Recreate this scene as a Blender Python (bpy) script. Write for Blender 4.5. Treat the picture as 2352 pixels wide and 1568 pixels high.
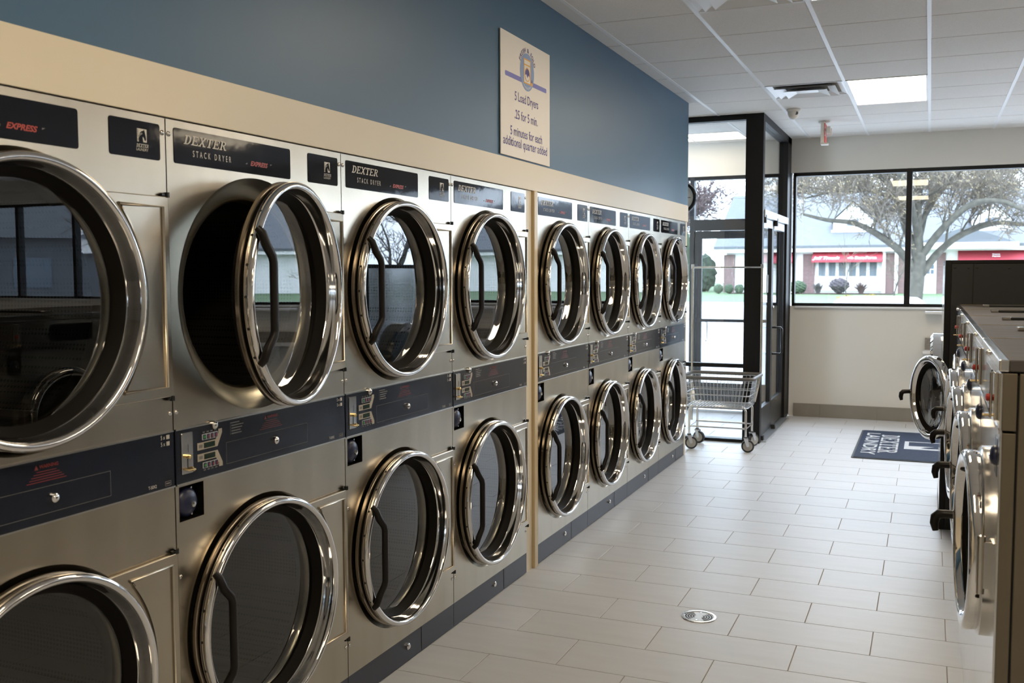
import bpy, bmesh, math, random
from mathutils import Vector, Matrix

# ------------------------------------------------------------------ scene, camera, light
sc = bpy.context.scene
for o in list(bpy.data.objects):
    bpy.data.objects.remove(o, do_unlink=True)
COL = sc.collection
CEIL = 3.145

cd = bpy.data.cameras.new('camera')
cam = bpy.data.objects.new('camera', cd)
COL.objects.link(cam)
sc.camera = cam
YAW, PIT, ROL = 0.4009, -0.0703, -0.0031
F = Vector((-math.sin(YAW) * math.cos(PIT), math.cos(YAW) * math.cos(PIT), math.sin(PIT)))
Rv = F.cross(Vector((0, 0, 1))).normalized()
Uv = Rv.cross(F)
R2 = Rv * math.cos(ROL) + Uv * math.sin(ROL)
U2 = Uv * math.cos(ROL) - Rv * math.sin(ROL)
m = Matrix((R2, U2, -F)).transposed().to_4x4()
m.translation = Vector((2.0086, 0.0, 1.6558))
cam.matrix_world = m
cd.sensor_width = 36.0
cd.lens = 2261.15 / 2352 * 36.0
cd.clip_start = 0.05
cd.clip_end = 400
cd.dof.use_dof = True
cd.dof.focus_distance = 4.6
cd.dof.aperture_fstop = 5.6

SKY = 10.0
w = bpy.data.worlds.new('sky')
sc.world = w
w.use_nodes = True
bg = w.node_tree.nodes['Background']
bg.inputs[0].default_value = (0.81, 0.93, 1.09, 1)
bg.inputs[1].default_value = SKY
LAMP = 14.5
LAMP_COL = (1.0, 0.83, 0.60, 1)

sc.view_settings.view_transform = 'Standard'
sc.view_settings.look = 'None'
sc.view_settings.exposure = 0.12
sc.view_settings.gamma = 1.0
sc.view_settings.use_curve_mapping = False
cy = sc.cycles
cy.use_denoising = True
cy.use_adaptive_sampling = True
cy.adaptive_threshold = 0.025
cy.max_bounces = 8
cy.diffuse_bounces = 4
cy.glossy_bounces = 4
cy.transmission_bounces = 6
cy.transparent_max_bounces = 24
cy.caustics_reflective = False
cy.caustics_refractive = False
cy.sample_clamp_indirect = 6.0

# ------------------------------------------------------------------ materials
MATS = {}
def mat(name, col, rough=0.5, metal=0.0, spec=0.5, emit=None, estr=0.0, noise=None, bump=None, coat=0.0, aniso=0.0):
    """noise = (scale xyz, amount, detail): multiplies the colour; bump = (scale xyz, strength, distance)"""
    mt = bpy.data.materials.new(name)
    mt.use_nodes = True
    nt = mt.node_tree
    b = nt.nodes['Principled BSDF']
    b.inputs['Base Color'].default_value = (*col, 1)
    b.inputs['Roughness'].default_value = rough
    b.inputs['Metallic'].default_value = metal
    b.inputs['Specular IOR Level'].default_value = spec
    b.inputs['Coat Weight'].default_value = coat
    b.inputs['Anisotropic'].default_value = aniso
    if emit:
        b.inputs['Emission Color'].default_value = emit
        b.inputs['Emission Strength'].default_value = estr
    if noise or bump:
        tc = nt.nodes.new('ShaderNodeTexCoord')
    if noise:
        s, amt, det = noise
        mp = nt.nodes.new('ShaderNodeMapping')
        mp.inputs['Scale'].default_value = s
        nz = nt.nodes.new('ShaderNodeTexNoise')
        nz.inputs['Scale'].default_value = 1.0
        nz.inputs['Detail'].default_value = det
        mr = nt.nodes.new('ShaderNodeMapRange')
        mr.inputs['From Min'].default_value = 0.25
        mr.inputs['From Max'].default_value = 0.75
        mr.inputs['To Min'].default_value = 1 - amt
        mr.inputs['To Max'].default_value = 1 + amt
        mx = nt.nodes.new('ShaderNodeMix')
        mx.data_type = 'RGBA'
        mx.blend_type = 'MULTIPLY'
        mx.inputs['Factor'].default_value = 1
        mx.inputs['A'].default_value = (*col, 1)
        nt.links.new(tc.outputs['Object'], mp.inputs[0])
        nt.links.new(mp.outputs[0], nz.inputs['Vector'])
        nt.links.new(nz.outputs['Fac'], mr.inputs['Value'])
        nt.links.new(mr.outputs[0], mx.inputs['B'])
        nt.links.new(mx.outputs['Result'], b.inputs['Base Color'])
    if bump:
        s, st, dist = bump
        mp = nt.nodes.new('ShaderNodeMapping')
        mp.inputs['Scale'].default_value = s
        nz = nt.nodes.new('ShaderNodeTexNoise')
        nz.inputs['Scale'].default_value = 1.0
        nz.inputs['Detail'].default_value = 3
        bp = nt.nodes.new('ShaderNodeBump')
        bp.inputs['Strength'].default_value = st
        bp.inputs['Distance'].default_value = dist
        nt.links.new(tc.outputs['Object'], mp.inputs[0])
        nt.links.new(mp.outputs[0], nz.inputs['Vector'])
        nt.links.new(nz.outputs['Fac'], bp.inputs['Height'])
        nt.links.new(bp.outputs[0], b.inputs['Normal'])
    MATS[name] = mt
    return mt

def glass(name, tint, ior=1.5, rough=0.0, refl=1.0):
    mt = bpy.data.materials.new(name)
    mt.use_nodes = True
    nt = mt.node_tree
    nt.nodes.remove(nt.nodes['Principled BSDF'])
    out = nt.nodes['Material Output']
    tr = nt.nodes.new('ShaderNodeBsdfTransparent')
    tr.inputs[0].default_value = (*tint, 1)
    gl = nt.nodes.new('ShaderNodeBsdfGlossy')
    gl.inputs['Roughness'].default_value = rough
    fr = nt.nodes.new('ShaderNodeFresnel')
    # the node inverts its index on back faces: feed it the inverse there, so both sides reflect alike
    ge = nt.nodes.new('ShaderNodeNewGeometry')
    mi = nt.nodes.new('ShaderNodeMix')
    mi.inputs['A'].default_value = ior
    mi.inputs['B'].default_value = 1.0 / ior
    nt.links.new(ge.outputs['Backfacing'], mi.inputs['Factor'])
    nt.links.new(mi.outputs['Result'], fr.inputs['IOR'])
    ml = nt.nodes.new('ShaderNodeMath')
    ml.operation = 'MULTIPLY'
    ml.use_clamp = True
    ml.inputs[1].default_value = refl
    mx = nt.nodes.new('ShaderNodeMixShader')
    nt.links.new(fr.outputs[0], ml.inputs[0])
    nt.links.new(ml.outputs[0], mx.inputs[0])
    nt.links.new(tr.outputs[0], mx.inputs[1])
    nt.links.new(gl.outputs[0], mx.inputs[2])
    nt.links.new(mx.outputs[0], out.inputs[0])
    MATS[name] = mt
    return mt

def dots_mat(name, col, hole, scale, rough=0.45, metal=0.7):
    """perforated sheet: rows of small dark holes"""
    mt = mat(name, col, rough, metal)
    nt = mt.node_tree
    b = nt.nodes['Principled BSDF']
    tc = nt.nodes.new('ShaderNodeTexCoord')
    vo = nt.nodes.new('ShaderNodeTexVoronoi')
    vo.inputs['Scale'].default_value = scale
    vo.inputs['Randomness'].default_value = 0.0
    rp = nt.nodes.new('ShaderNodeMapRange')
    rp.inputs['From Min'].default_value = 0.28
    rp.inputs['From Max'].default_value = 0.36
    mx = nt.nodes.new('ShaderNodeMix')
    mx.data_type = 'RGBA'
    mx.inputs['A'].default_value = (*hole, 1)
    mx.inputs['B'].default_value = (*col, 1)
    nt.links.new(tc.outputs['Object'], vo.inputs['Vector'])
    nt.links.new(vo.outputs['Distance'], rp.inputs['Value'])
    nt.links.new(rp.outputs[0], mx.inputs['Factor'])
    nt.links.new(mx.outputs['Result'], b.inputs['Base Color'])
    return mt

mat('steel', (0.49, 0.435, 0.35), 0.27, 1.0, noise=((9, 9, 0.7), 0.09, 3), bump=((3.0, 3.0, 1.0), 0.22, 0.01))
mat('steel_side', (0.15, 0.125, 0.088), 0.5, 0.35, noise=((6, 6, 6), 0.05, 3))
mat('steel_mirror', (0.66, 0.655, 0.65), 0.13, 1.0, noise=((4, 4, 30), 0.03, 2))
mat('steel_top', (0.085, 0.078, 0.072), 0.6, 0.0, 0.15, noise=((5, 40, 5), 0.15, 3))
mat('chrome', (0.74, 0.73, 0.72), 0.06, 1.0)
mat('chrome_soft', (0.62, 0.60, 0.57), 0.16, 1.0)
mat('ring_edge', (0.30, 0.26, 0.21), 0.2, 1.0)
mat('brass', (0.75, 0.58, 0.30), 0.2, 1.0)
mat('navy', (0.008, 0.011, 0.022), 0.16, 0.0, 0.5, bump=((5, 5, 5), 0.05, 0.01))
mat('navy_film', (0.008, 0.009, 0.014), 0.06, 0.0, 0.14, bump=((9, 9, 9), 0.035, 0.01))
mat('navy_kick', (0.030, 0.034, 0.050), 0.34, 0.0, 0.5)
mat('navy_knob', (0.010, 0.014, 0.045), 0.35)
mat('black_gloss', (0.008, 0.008, 0.008), 0.25)
mat('black', (0.012, 0.012, 0.012), 0.55)
mat('rubber', (0.006, 0.005, 0.004), 0.6, 0, 0.1)
mat('handle_black', (0.008, 0.006, 0.005), 0.4, 0, 0.25)
mat('red_knob', (0.42, 0.022, 0.012), 0.35)
mat('ink_light', (0.62, 0.58, 0.50), 0.45)
mat('ink_grey', (0.16, 0.15, 0.13), 0.5)
mat('ink_red', (0.42, 0.05, 0.03), 0.45)
mat('ink_dark_red', (0.20, 0.015, 0.010), 0.45)
mat('panel_beige', (0.42, 0.37, 0.29), 0.45)
mat('lcd', (0.006, 0.020, 0.008), 0.15)
mat('btn_white', (0.55, 0.55, 0.55), 0.4)
mat('btn_navy', (0.012, 0.022, 0.06), 0.3)
mat('btn_green', (0.05, 0.32, 0.06), 0.4)
mat('btn_red', (0.35, 0.03, 0.04), 0.4)
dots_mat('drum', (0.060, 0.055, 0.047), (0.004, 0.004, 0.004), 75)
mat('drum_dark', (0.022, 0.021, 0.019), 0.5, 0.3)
glass('door_glass', (0.50, 0.52, 0.51), 1.52, 0.0, 1.7)
glass('washer_glass', (0.10, 0.10, 0.10), 1.52, 0.0, 1.5)
glass('window_glass', (0.93, 0.95, 0.96), 1.5, 0.0, 1.0)
mat('blue_paint', (0.055, 0.124, 0.205), 0.42, noise=((0.8, 0.8, 0.8), 0.06, 3), bump=((160, 160, 160), 0.05, 0.002))
mat('cream_paint', (0.76, 0.665, 0.50), 0.40, noise=((1, 1, 1), 0.03, 2))
mat('cream_trim', (0.66, 0.53, 0.32), 0.35)
mat('beige_wall', (0.70, 0.675, 0.615), 0.6, noise=((0.7, 0.7, 0.7), 0.03, 3), bump=((120, 120, 120), 0.04, 0.002))
mat('floor_tile', (0.60, 0.61, 0.63), 0.42, 0.0, 0.45, noise=((2.5, 16, 1), 0.05, 4), bump=((3, 3, 3), 0.03, 0.004))
mat('grout', (0.30, 0.25, 0.20), 0.8)
mat('base_tile', (0.26, 0.235, 0.20), 0.4, noise=((5, 5, 5), 0.06, 3))
mat('ceil_tile', (0.80, 0.775, 0.74), 0.85, noise=((120, 120, 120), 0.05, 2), bump=((170, 170, 170), 0.25, 0.003))
mat('ceil_seam', (0.20, 0.18, 0.15), 0.9)
mat('grid_white', (0.84, 0.84, 0.84), 0.4)
mat('lamp', (0.9, 0.9, 0.88), 0.5, emit=LAMP_COL, estr=LAMP)
mat('lamp_entry', (0.9, 0.9, 0.88), 0.5, emit=LAMP_COL, estr=LAMP * 0.4)
mat('grate_steel', (0.52, 0.49, 0.44), 0.42, 0.9)
mat('lamp_frame', (0.8, 0.8, 0.8), 0.4)
mat('vent_white', (0.80, 0.80, 0.80), 0.35)
mat('plastic_white', (0.66, 0.63, 0.57), 0.45)
mat('exit_red', (0.75, 0.10, 0.08), 0.4)
mat('frame_black', (0.004, 0.004, 0.0045), 0.5, 0.0, 0.3)
mat('frame_bronze', (0.030, 0.033, 0.038), 0.36, 0.4)
mat('alu', (0.62, 0.64, 0.66), 0.3, 0.9)
mat('sign_white', (0.85, 0.78, 0.69), 0.45)
mat('sign_purple', (0.085, 0.065, 0.24), 0.5)
mat('sign_blue', (0.26, 0.35, 0.55), 0.5)
mat('sign_orange', (0.80, 0.42, 0.08), 0.5)
mat('sign_lilac', (0.20, 0.19, 0.50), 0.5)
mat('clock_face', (0.75, 0.75, 0.72), 0.4)
mat('mat_navy', (0.018, 0.030, 0.062), 0.95, noise=((60, 60, 60), 0.3, 3), bump=((400, 400, 400), 0.4, 0.003))
mat('mat_white', (0.55, 0.56, 0.58), 0.95, noise=((80, 80, 80), 0.12, 3))
mat('shelf_white', (0.75, 0.75, 0.74), 0.35)
mat('granite', (0.24, 0.22, 0.20), 0.5, noise=((60, 60, 60), 0.3, 3))
mat('vinyl_grey', (0.13, 0.125, 0.12), 0.45)
mat('wheel_grey', (0.42, 0.40, 0.36), 0.5)
mat('tire', (0.03, 0.03, 0.03), 0.6)
mat('wire', (0.60, 0.61, 0.62), 0.22, 1.0)
mat('asphalt', (0.34, 0.34, 0.35), 0.9, noise=((0.4, 0.4, 0.4), 0.1, 4))
mat('road', (0.40, 0.40, 0.41), 0.9, noise=((0.3, 0.3, 0.3), 0.08, 4))
mat('kerb', (0.45, 0.44, 0.42), 0.9)
mat('grass', (0.072, 0.120, 0.052), 0.95, noise=((2, 2, 2), 0.25, 4))
mat('mulch', (0.05, 0.035, 0.028), 0.95)
mat('brick', (0.155, 0.100, 0.095), 0.85, noise=((3, 3, 14), 0.18, 3))
mat('bldg_white', (0.78, 0.78, 0.77), 0.7)
mat('shingle', (0.100, 0.108, 0.12), 0.9, noise=((3, 3, 20), 0.12, 3))
mat('awning_red', (0.27, 0.032, 0.046), 0.6)
mat('awning_white', (0.85, 0.85, 0.85), 0.6)
mat('curtain', (0.12, 0.145, 0.165), 0.6, noise=((14, 14, 0.2), 0.15, 2))
mat('pane_dark', (0.10, 0.13, 0.17), 0.1)
mat('bark', (0.066, 0.062, 0.056), 0.95, noise=((9, 9, 2.5), 0.3, 4), bump=((14, 14, 4), 0.5, 0.05))
mat('bark_moss', (0.066, 0.063, 0.050), 0.95, noise=((5, 5, 5), 0.4, 4))
mat('twig', (0.115, 0.100, 0.080), 0.95)
mat('twig_grey', (0.095, 0.090, 0.085), 0.95)
mat('twig_red', (0.115, 0.080, 0.076), 0.95)
mat('bud', (0.20, 0.165, 0.095), 0.9)
mat('vent_throat', (0.28, 0.28, 0.28), 0.7)
mat('leaf_green', (0.038, 0.060, 0.033), 0.9, noise=((5, 5, 5), 0.35, 4))
mat('leaf_dark', (0.024, 0.040, 0.026), 0.9, noise=((4, 4, 4), 0.35, 4))
mat('leaf_yellow', (0.30, 0.24, 0.04), 0.9)
mat('shrub_purple', (0.055, 0.048, 0.054), 0.95, noise=((9, 9, 9), 0.35, 4))
mat('car_white', (0.80, 0.80, 0.81), 0.25, coat=0.5)
mat('car_glass', (0.03, 0.035, 0.04), 0.05)

# ------------------------------------------------------------------ mesh helpers
class MB:
    def __init__(s):
        s.v = []; s.f = []
    def add(s, vs, fs):
        n = len(s.v)
        s.v += [tuple(p) for p in vs]
        s.f += [tuple(i + n for i in q) for q in fs]
        return s
    def box(s, x0, x1, y0, y1, z0, z1):
        vs = [(x, y, z) for x in (x0, x1) for y in (y0, y1) for z in (z0, z1)]
        return s.add(vs, [(0, 1, 3, 2), (4, 6, 7, 5), (0, 4, 5, 1), (2, 3, 7, 6), (0, 2, 6, 4), (1, 5, 7, 3)])
    def prism(s, poly, ax, h0, h1):
        """poly: 2d points in the two remaining axes (cyclic order x,y,z), extruded along axis ax"""
        def P(a, b, h):
            return {0: (h, a, b), 1: (a, h, b), 2: (a, b, h)}[ax]
        n = len(poly)
        vs = [P(a, b, h0) for a, b in poly] + [P(a, b, h1) for a, b in poly]
        fs = [tuple(range(n - 1, -1, -1)), tuple(range(n, 2 * n))]
        fs += [(i, (i + 1) % n, n + (i + 1) % n, n + i) for i in range(n)]
        return s.add(vs, fs)
    def flat(s, poly, ax, h):
        def P(a, b):
            return {0: (h, a, b), 1: (a, h, b), 2: (a, b, h)}[ax]
        return s.add([P(a, b) for a, b in poly], [tuple(range(len(poly)))])
    def lathe(s, prof, c=(0, 0, 0), ax=0, seg=48, closed=False, cap0=False, cap1=False):
        """prof: (h, r) pairs: h along the axis"""
        n0 = len(s.v); vs = []
        for h, r in prof:
            for k in range(seg):
                a = 2 * math.pi * k / seg
                p = [0, 0, 0]
                p[ax] = h; p[(ax + 1) % 3] = r * math.cos(a); p[(ax + 2) % 3] = r * math.sin(a)
                vs.append((p[0] + c[0], p[1] + c[1], p[2] + c[2]))
        fs = []
        m_ = len(prof)
        for i in range(m_ if closed else m_ - 1):
            j = (i + 1) % m_
            for k in range(seg):
                k2 = (k + 1) % seg
                fs.append((i * seg + k, i * seg + k2, j * seg + k2, j * seg + k))
        if cap0: fs.append(tuple(range(seg - 1, -1, -1)))
        if cap1: fs.append(tuple(range((m_ - 1) * seg, m_ * seg)))
        return s.add(vs, fs)
    def tube(s, pts, r, seg=8, cap=True, closed=False):
        pts = [Vector(p) for p in pts]
        n = len(pts)
        rs = r if isinstance(r, (list, tuple)) else [r] * n
        prev = None; vs = []
        for i, p in enumerate(pts):
            if closed:
                d = (pts[(i + 1) % n] - pts[i - 1])
            else:
                d = (pts[min(i + 1, n - 1)] - pts[max(i - 1, 0)])
            if d.length < 1e-9: d = Vector((0, 0, 1))
            d.normalize()
            if prev is None:
                u = d.orthogonal().normalized()
            else:
                u = (prev - d * prev.dot(d))
                u = u.normalized() if u.length > 1e-6 else d.orthogonal().normalized()
            prev = u
            q = d.cross(u)
            for k in range(seg):
                a = 2 * math.pi * (k + 0.5) / seg
                vs.append(p + (u * math.cos(a) + q * math.sin(a)) * rs[i])
        fs = []
        for i in range(n if closed else n - 1):
            j = (i + 1) % n
            for k in range(seg):
                k2 = (k + 1) % seg
                fs.append((i * seg + k, i * seg + k2, j * seg + k2, j * seg + k))
        if cap and not closed:
            fs.append(tuple(range(seg - 1, -1, -1)))
            fs.append(tuple(range((n - 1) * seg, n * seg)))
        return s.add(vs, fs)
    def ball(s, c, r, seg=12, rings=8, ax=2, half=False):
        prof = []
        rx = r if isinstance(r, (tuple, list)) else (r, r)
        n = rings
        for i in range(n + 1):
            t = math.pi * (i / n if not half else 0.5 * i / n)
            prof.append((rx[1] * math.cos(t), max(rx[0] * math.sin(t), 1e-4)))
        return s.lathe(prof, c, ax, seg)
    def holed(s, outer, holes, ax, h):
        """flat sheet with holes, normal +axis"""
        bm = bmesh.new()
        def P(a, b):
            return {0: (h, a, b), 1: (a, h, b), 2: (a, b, h)}[ax]
        ed = []
        for lp in [outer] + holes:
            vs = [bm.verts.new(P(a, b)) for a, b in lp]
            ed += [bm.edges.new((vs[i], vs[(i + 1) % len(vs)])) for i in range(len(vs))]
        bmesh.ops.triangle_fill(bm, use_beauty=True, use_dissolve=False, edges=ed)
        bm.verts.index_update()
        vs = [tuple(v.co) for v in bm.verts]; fs = []
        for f_ in bm.faces:
            f_.normal_update()
            q = [v.index for v in f_.verts]
            if f_.normal[ax] < 0: q.reverse()
            fs.append(tuple(q))
        bm.free()
        return s.add(vs, fs)
    def mesh(s, name, material, smooth=None, bevel=0.0, bseg=2, recalc=True):
        me = bpy.data.meshes.new(name)
        me.from_pydata(s.v, [], s.f)
        if bevel or recalc:
            bm = bmesh.new(); bm.from_mesh(me)
            if recalc: bmesh.ops.recalc_face_normals(bm, faces=bm.faces)
            if bevel:
                es = [e for e in bm.edges if len(e.link_faces) == 2 and e.calc_face_angle(0) > 0.6]
                bmesh.ops.bevel(bm, geom=es, offset=bevel, segments=bseg, affect='EDGES', profile=0.5, clamp_overlap=True)
            bm.to_mesh(me); bm.free()
        if smooth is not None:
            me.shade_smooth()
            me.set_sharp_from_angle(angle=math.radians(smooth))
        me.materials.append(MATS[material])
        me.update()
        return me
    def build(s, name, material, parent=None, smooth=None, bevel=0.0, bseg=2, loc=None, recalc=True):
        return link(name, s.mesh(name, material, smooth, bevel, bseg, recalc), parent, loc)

def link(name, me, parent=None, loc=None):
    o = bpy.data.objects.new(name, me)
    COL.objects.link(o)
    if parent: o.parent = parent
    if loc: o.location = loc
    return o
def empty(name, loc=(0, 0, 0), rz=0.0):
    o = bpy.data.objects.new(name, None)
    o.empty_display_size = 0.1
    COL.objects.link(o)
    o.location = loc; o.rotation_euler = (0, 0, rz)
    return o
def tag(o, label=None, cat=None, group=None, kind=None):
    if label: o['label'] = label
    if cat: o['category'] = cat
    if group: o['group'] = group
    if kind: o['kind'] = kind
    return o
def struct(o, label=None):
    o['kind'] = 'structure'
    if label: o['label'] = label
    return o
def copy_tree(o, parent=None):
    c = o.copy(); COL.objects.link(c)
    c.parent = parent
    for ch in o.children:
        copy_tree(ch, c)
    return c
def circ(cx, cy_, r, n=64, a0=0.0, a1=2 * math.pi):
    full = abs(a1 - a0 - 2 * math.pi) < 1e-6
    k = n if full else n + 1
    return [(cx + r * math.cos(a0 + (a1 - a0) * i / n), cy_ + r * math.sin(a0 + (a1 - a0) * i / n)) for i in range(k)]
def rrect(x0, x1, y0, y1, r, n=5):
    out = []
    for cx, cy_, a in ((x1 - r, y1 - r, 0), (x0 + r, y1 - r, 90), (x0 + r, y0 + r, 180), (x1 - r, y0 + r, 270)):
        for i in range(n + 1):
            t = math.radians(a + 90 * i / n)
            out.append((cx + r * math.cos(t), cy_ + r * math.sin(t)))
    return out

# ------------------------------------------------------------------ lettering
def text_mesh(body, size, material, org, right, up, align='CENTER', xs=1.0, shear=0.0, bold=0.0, spacing=1.0, line=1.0):
    cu = bpy.data.curves.new('lettering', 'FONT')
    cu.body = body; cu.size = size; cu.align_x = align; cu.align_y = 'CENTER'
    cu.space_character = spacing; cu.space_line = line
    cu.shear = shear; cu.offset = bold; cu.resolution_u = 3
    ob = bpy.data.objects.new('lettering', cu)
    COL.objects.link(ob)
    dg = bpy.context.evaluated_depsgraph_get()
    me = bpy.data.meshes.new_from_object(ob.evaluated_get(dg))
    bpy.data.objects.remove(ob, do_unlink=True)
    org, right, up = Vector(org), Vector(right), Vector(up)
    for v in me.vertices:
        v.co = org + right * (v.co.x * xs) + up * v.co.y
    me.materials.clear()
    me.materials.append(MATS[material])
    me.update()
    return me
def text(body, size, material, org, right, up, parent, name='lettering', **kw):
    return link(name, text_mesh(body, size, material, org, right, up, **kw), parent)

def slab_letters(word, sh=0.28):
    """slab-serif capitals D E X T R as lists of polygons in a unit-high box"""
    out = []; x = 0.0
    def bar(a, b, c, d): return [(a, b), (c, b), (c, d), (a, d)]
    for ch in word:
        P = []
        if ch in 'DER': P += [bar(.12, 0, .32, 1), bar(0, 0, .42, .11), bar(0, .89, .42, 1)]
        if ch == 'D':
            o = circ(.40, .5, 1, 10, -math.pi / 2, math.pi / 2)
            for i in range(10):
                (a, b), (c, d) = o[i], o[i + 1]
                oa = (.40 + (a - .40) * .46, .5 + (b - .5) * .5); oc = (.40 + (c - .40) * .46, .5 + (d - .5) * .5)
                ia = (.40 + (a - .40) * .26, .5 + (b - .5) * .39); ic = (.40 + (c - .40) * .26, .5 + (d - .5) * .39)
                P.append([ia, oa, oc, ic])
            wd = .96
        elif ch == 'E':
            P += [bar(.3, .89, .84, 1), bar(.3, 0, .86, .11), bar(.3, .45, .62, .55), bar(.74, .74, .84, 1), bar(.76, 0, .86, .27), bar(.55, .38, .62, .62)]
            wd = .96
        elif ch == 'X':
            P += [[(.04, 0), (.22, 0), (.86, 1), (.68, 1)], [(.68, 0), (.88, 0), (.24, 1), (.04, 1)],
                  bar(-.04, 0, .32, .10), bar(.58, 0, .96, .10), bar(-.04, .90, .34, 1), bar(.58, .90, .94, 1)]
            wd = 1.0
        elif ch == 'T':
            P += [bar(.34, 0, .54, 1), bar(0, .89, .88, 1), bar(0, .70, .10, 1), bar(.78, .70, .88, 1), bar(.2, 0, .68, .10)]
            wd = .96
        elif ch == 'R':
            o = circ(0, 0, 1, 8, -math.pi / 2, math.pi / 2)
            for i in range(8):
                (a, b), (c, d) = o[i], o[i + 1]
                P.append([(.42 + a * .19, .725 + b * .165), (.42 + a * .38, .725 + b * .275), (.42 + c * .38, .725 + d * .275), (.42 + c * .19, .725 + d * .165)])
            P += [[(.40, .47), (.60, .47), (.88, 0), (.68, 0)], bar(.66, 0, .98, .10), bar(.3, .45, .5, .55)]
            wd = 1.02
        for q in P: out.append([(px + x + sh * py, py) for px, py in q])
        x += wd
    return out, x
def slab_text(word, h, material, org, right, up, parent, xs=1.0, sh=0.28):
    polys, wd = slab_letters(word, sh)
    org, right, up = Vector(org), Vector(right), Vector(up)
    nrm = right.cross(up); lift = 0.0
    mb = MB()
    for q in polys:
        lift += 0.00004
        mb.add([org + nrm * lift + right * ((px - wd / 2) * h * xs) + up * ((py - 0.5) * h) for px, py in q], [tuple(range(len(q)))])
    return mb.build('lettering', material, parent, recalc=False)

# ------------------------------------------------------------------ room shell
X1, Y0R, YB = 15.0, -4.0, 11.6            # right wall, wall behind the camera, front (window) wall
YE = 8.775                                # end of the bulkhead over the dryers
DW = 0.9057                               # dryer width
DTOP = 2.0967

# floor: grout bed + porcelain tiles laid in half bond
fl = struct(MB().box(-2.6, X1, Y0R, YB, -0.15, -0.003).build('floor', 'grout'))
TW, TD, GR = 0.61, 0.305, 0.0035
xf, yf = 0.894, 3.8076
tile_me = MB().box(GR / 2, TW - GR / 2, GR / 2, TD - GR / 2, -0.012, 0).mesh('tile', 'floor_tile', bevel=0.0012, bseg=1)
rest = MB()
for j in range(-26, 27):
    ya, yb = yf + (j - 1) * TD, yf + j * TD
    if ya >= YB - 0.02: continue
    for i in range(-7, 48):
        if (i - j) % 2: continue
        xa = xf + i * TD
        near = ya > 2.9 and xa < 2.2 and (xa > -0.62 if ya < 9.4 else xa > -1.6)
        if xa < -2.6 or xa > X1 - 0.02: continue
        sx = min(1.0, (X1 - xa) / TW); sy = min(1.0, (YB - ya) / TD)
        if near:
            t = link('tile', tile_me, fl, (xa, ya, 0))
            t.scale = (sx, sy, 1)
        else:
            rest.add([(xa + GR / 2, ya + GR / 2, 0), (xa + TW * sx - GR / 2, ya + GR / 2, 0), (xa + TW * sx - GR / 2, ya + TD * sy - GR / 2, 0), (xa + GR / 2, ya + TD * sy - GR / 2, 0)], [(0, 1, 2, 3)])
tag(rest.build('tile_field', 'floor_tile', fl), kind='stuff')

# ceiling: backing, lay-in tiles, white main bars
PC = 0.6196
xc, yc = 0.1088, 6.3791
ce = struct(MB().box(-2.6, X1, Y0R, YB, CEIL + 0.012, CEIL + 0.15).build('ceiling', 'ceil_seam'))
LIGHT_CELLS = {}
for m_ in (2, 8, 14, 20):
    for n_ in (3, -3, -9):
        LIGHT_CELLS[(m_, n_)] = 1
        LIGHT_CELLS[(m_, n_ + 1)] = 1
VENT_CELLS = {(1, 3): 1, (1, -2): 1}
VEST_LIGHT = [(-2, 7), (-1, 7)]
ctile = MB().box(0.004, PC - 0.004, 0.004, PC - 0.004, CEIL, CEIL + 0.012).mesh('ceiling_tile', 'ceil_tile', bevel=0.004, bseg=1)
rest = MB()
for m_ in range(-5, 25):
    for n_ in range(-17, 9):
        xa, ya = xc + m_ * PC, yc + n_ * PC
        xb, yb = min(xa + PC, X1), min(ya + PC, YB)
        if xa < 0 and yb <= YE: continue
        if xa < 0 and ya < YE: ya = YE
        if xb <= xa + .01 or yb <= ya + .01 or xa < -2.6: continue
        if (m_, n_) in LIGHT_CELLS or (m_, n_) in VENT_CELLS or (m_, n_) in VEST_LIGHT: continue
        if m_ <= 5 and m_ >= -2 and n_ >= -2:
            t = link('ceiling_tile', ctile, ce, (xa, ya, 0))
            t.scale = ((xb - xa) / PC, (yb - ya) / PC, 1)
        else:
            rest.box(xa + .004, xb - .004, ya + .004, yb - .004, CEIL, CEIL + .012)
for n_ in range(-17, 4):                                     # cut tiles along the bulkhead
    ya, yb = yc + n_ * PC, min(yc + (n_ + 1) * PC, YE)
    if n_ >= -2:
        t = link('ceiling_tile', ctile, ce, (0.0, ya, 0)); t.scale = (xc / PC, (yb - ya) / PC, 1)
    else:
        rest.box(.002, xc - .004, ya + .004, yb - .004, CEIL, CEIL + .012)
tag(rest.build('ceiling_tile_field', 'ceil_tile', ce), kind='stuff')
for m_ in range(-4, 25):
    x = xc + m_ * PC
    MB().box(x - .012, x + .012, Y0R if m_ >= 0 else YE, YB, CEIL - .003, CEIL + .004).build('grid_bar', 'grid_white', ce)

# bulkhead above the dryers
struct(MB().box(-1.4, 0, Y0R, YE, 2.243, CEIL + .012).build('wall_left', 'blue_paint'))
struct(MB().box(-1.4, 0.004, Y0R, YE + .002, DTOP + .001, 2.243).build('trim_1', 'cream_paint', bevel=.002))
struct(MB().box(-1.4, -.004, 8.712, YE, 0, DTOP + .004).build('trim_2', 'cream_paint', bevel=.003))
YG0, YG1 = 4.938, 5.083
o = struct(MB().box(-.9, -.006, YG0 + .004, YG1 - .055, 0, DTOP).build('trim_3', 'cream_paint'))
MB().box(-.3, .012, YG1 - .052, YG1 - .004, 0, DTOP).build('post', 'cream_trim', o, bevel=.003)
struct(MB().box(-1.4, 0, Y0R, 1.312, 0, DTOP).build('trim_4', 'cream_paint'))
struct(MB().box(-1.5, -1.4, Y0R, 9.57, 0, CEIL).build('wall_service', 'beige_wall'))
struct(MB().box(-2.7, -2.6, 9.5, YB, 0, CEIL).build('wall_vestibule', 'beige_wall'))
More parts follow.
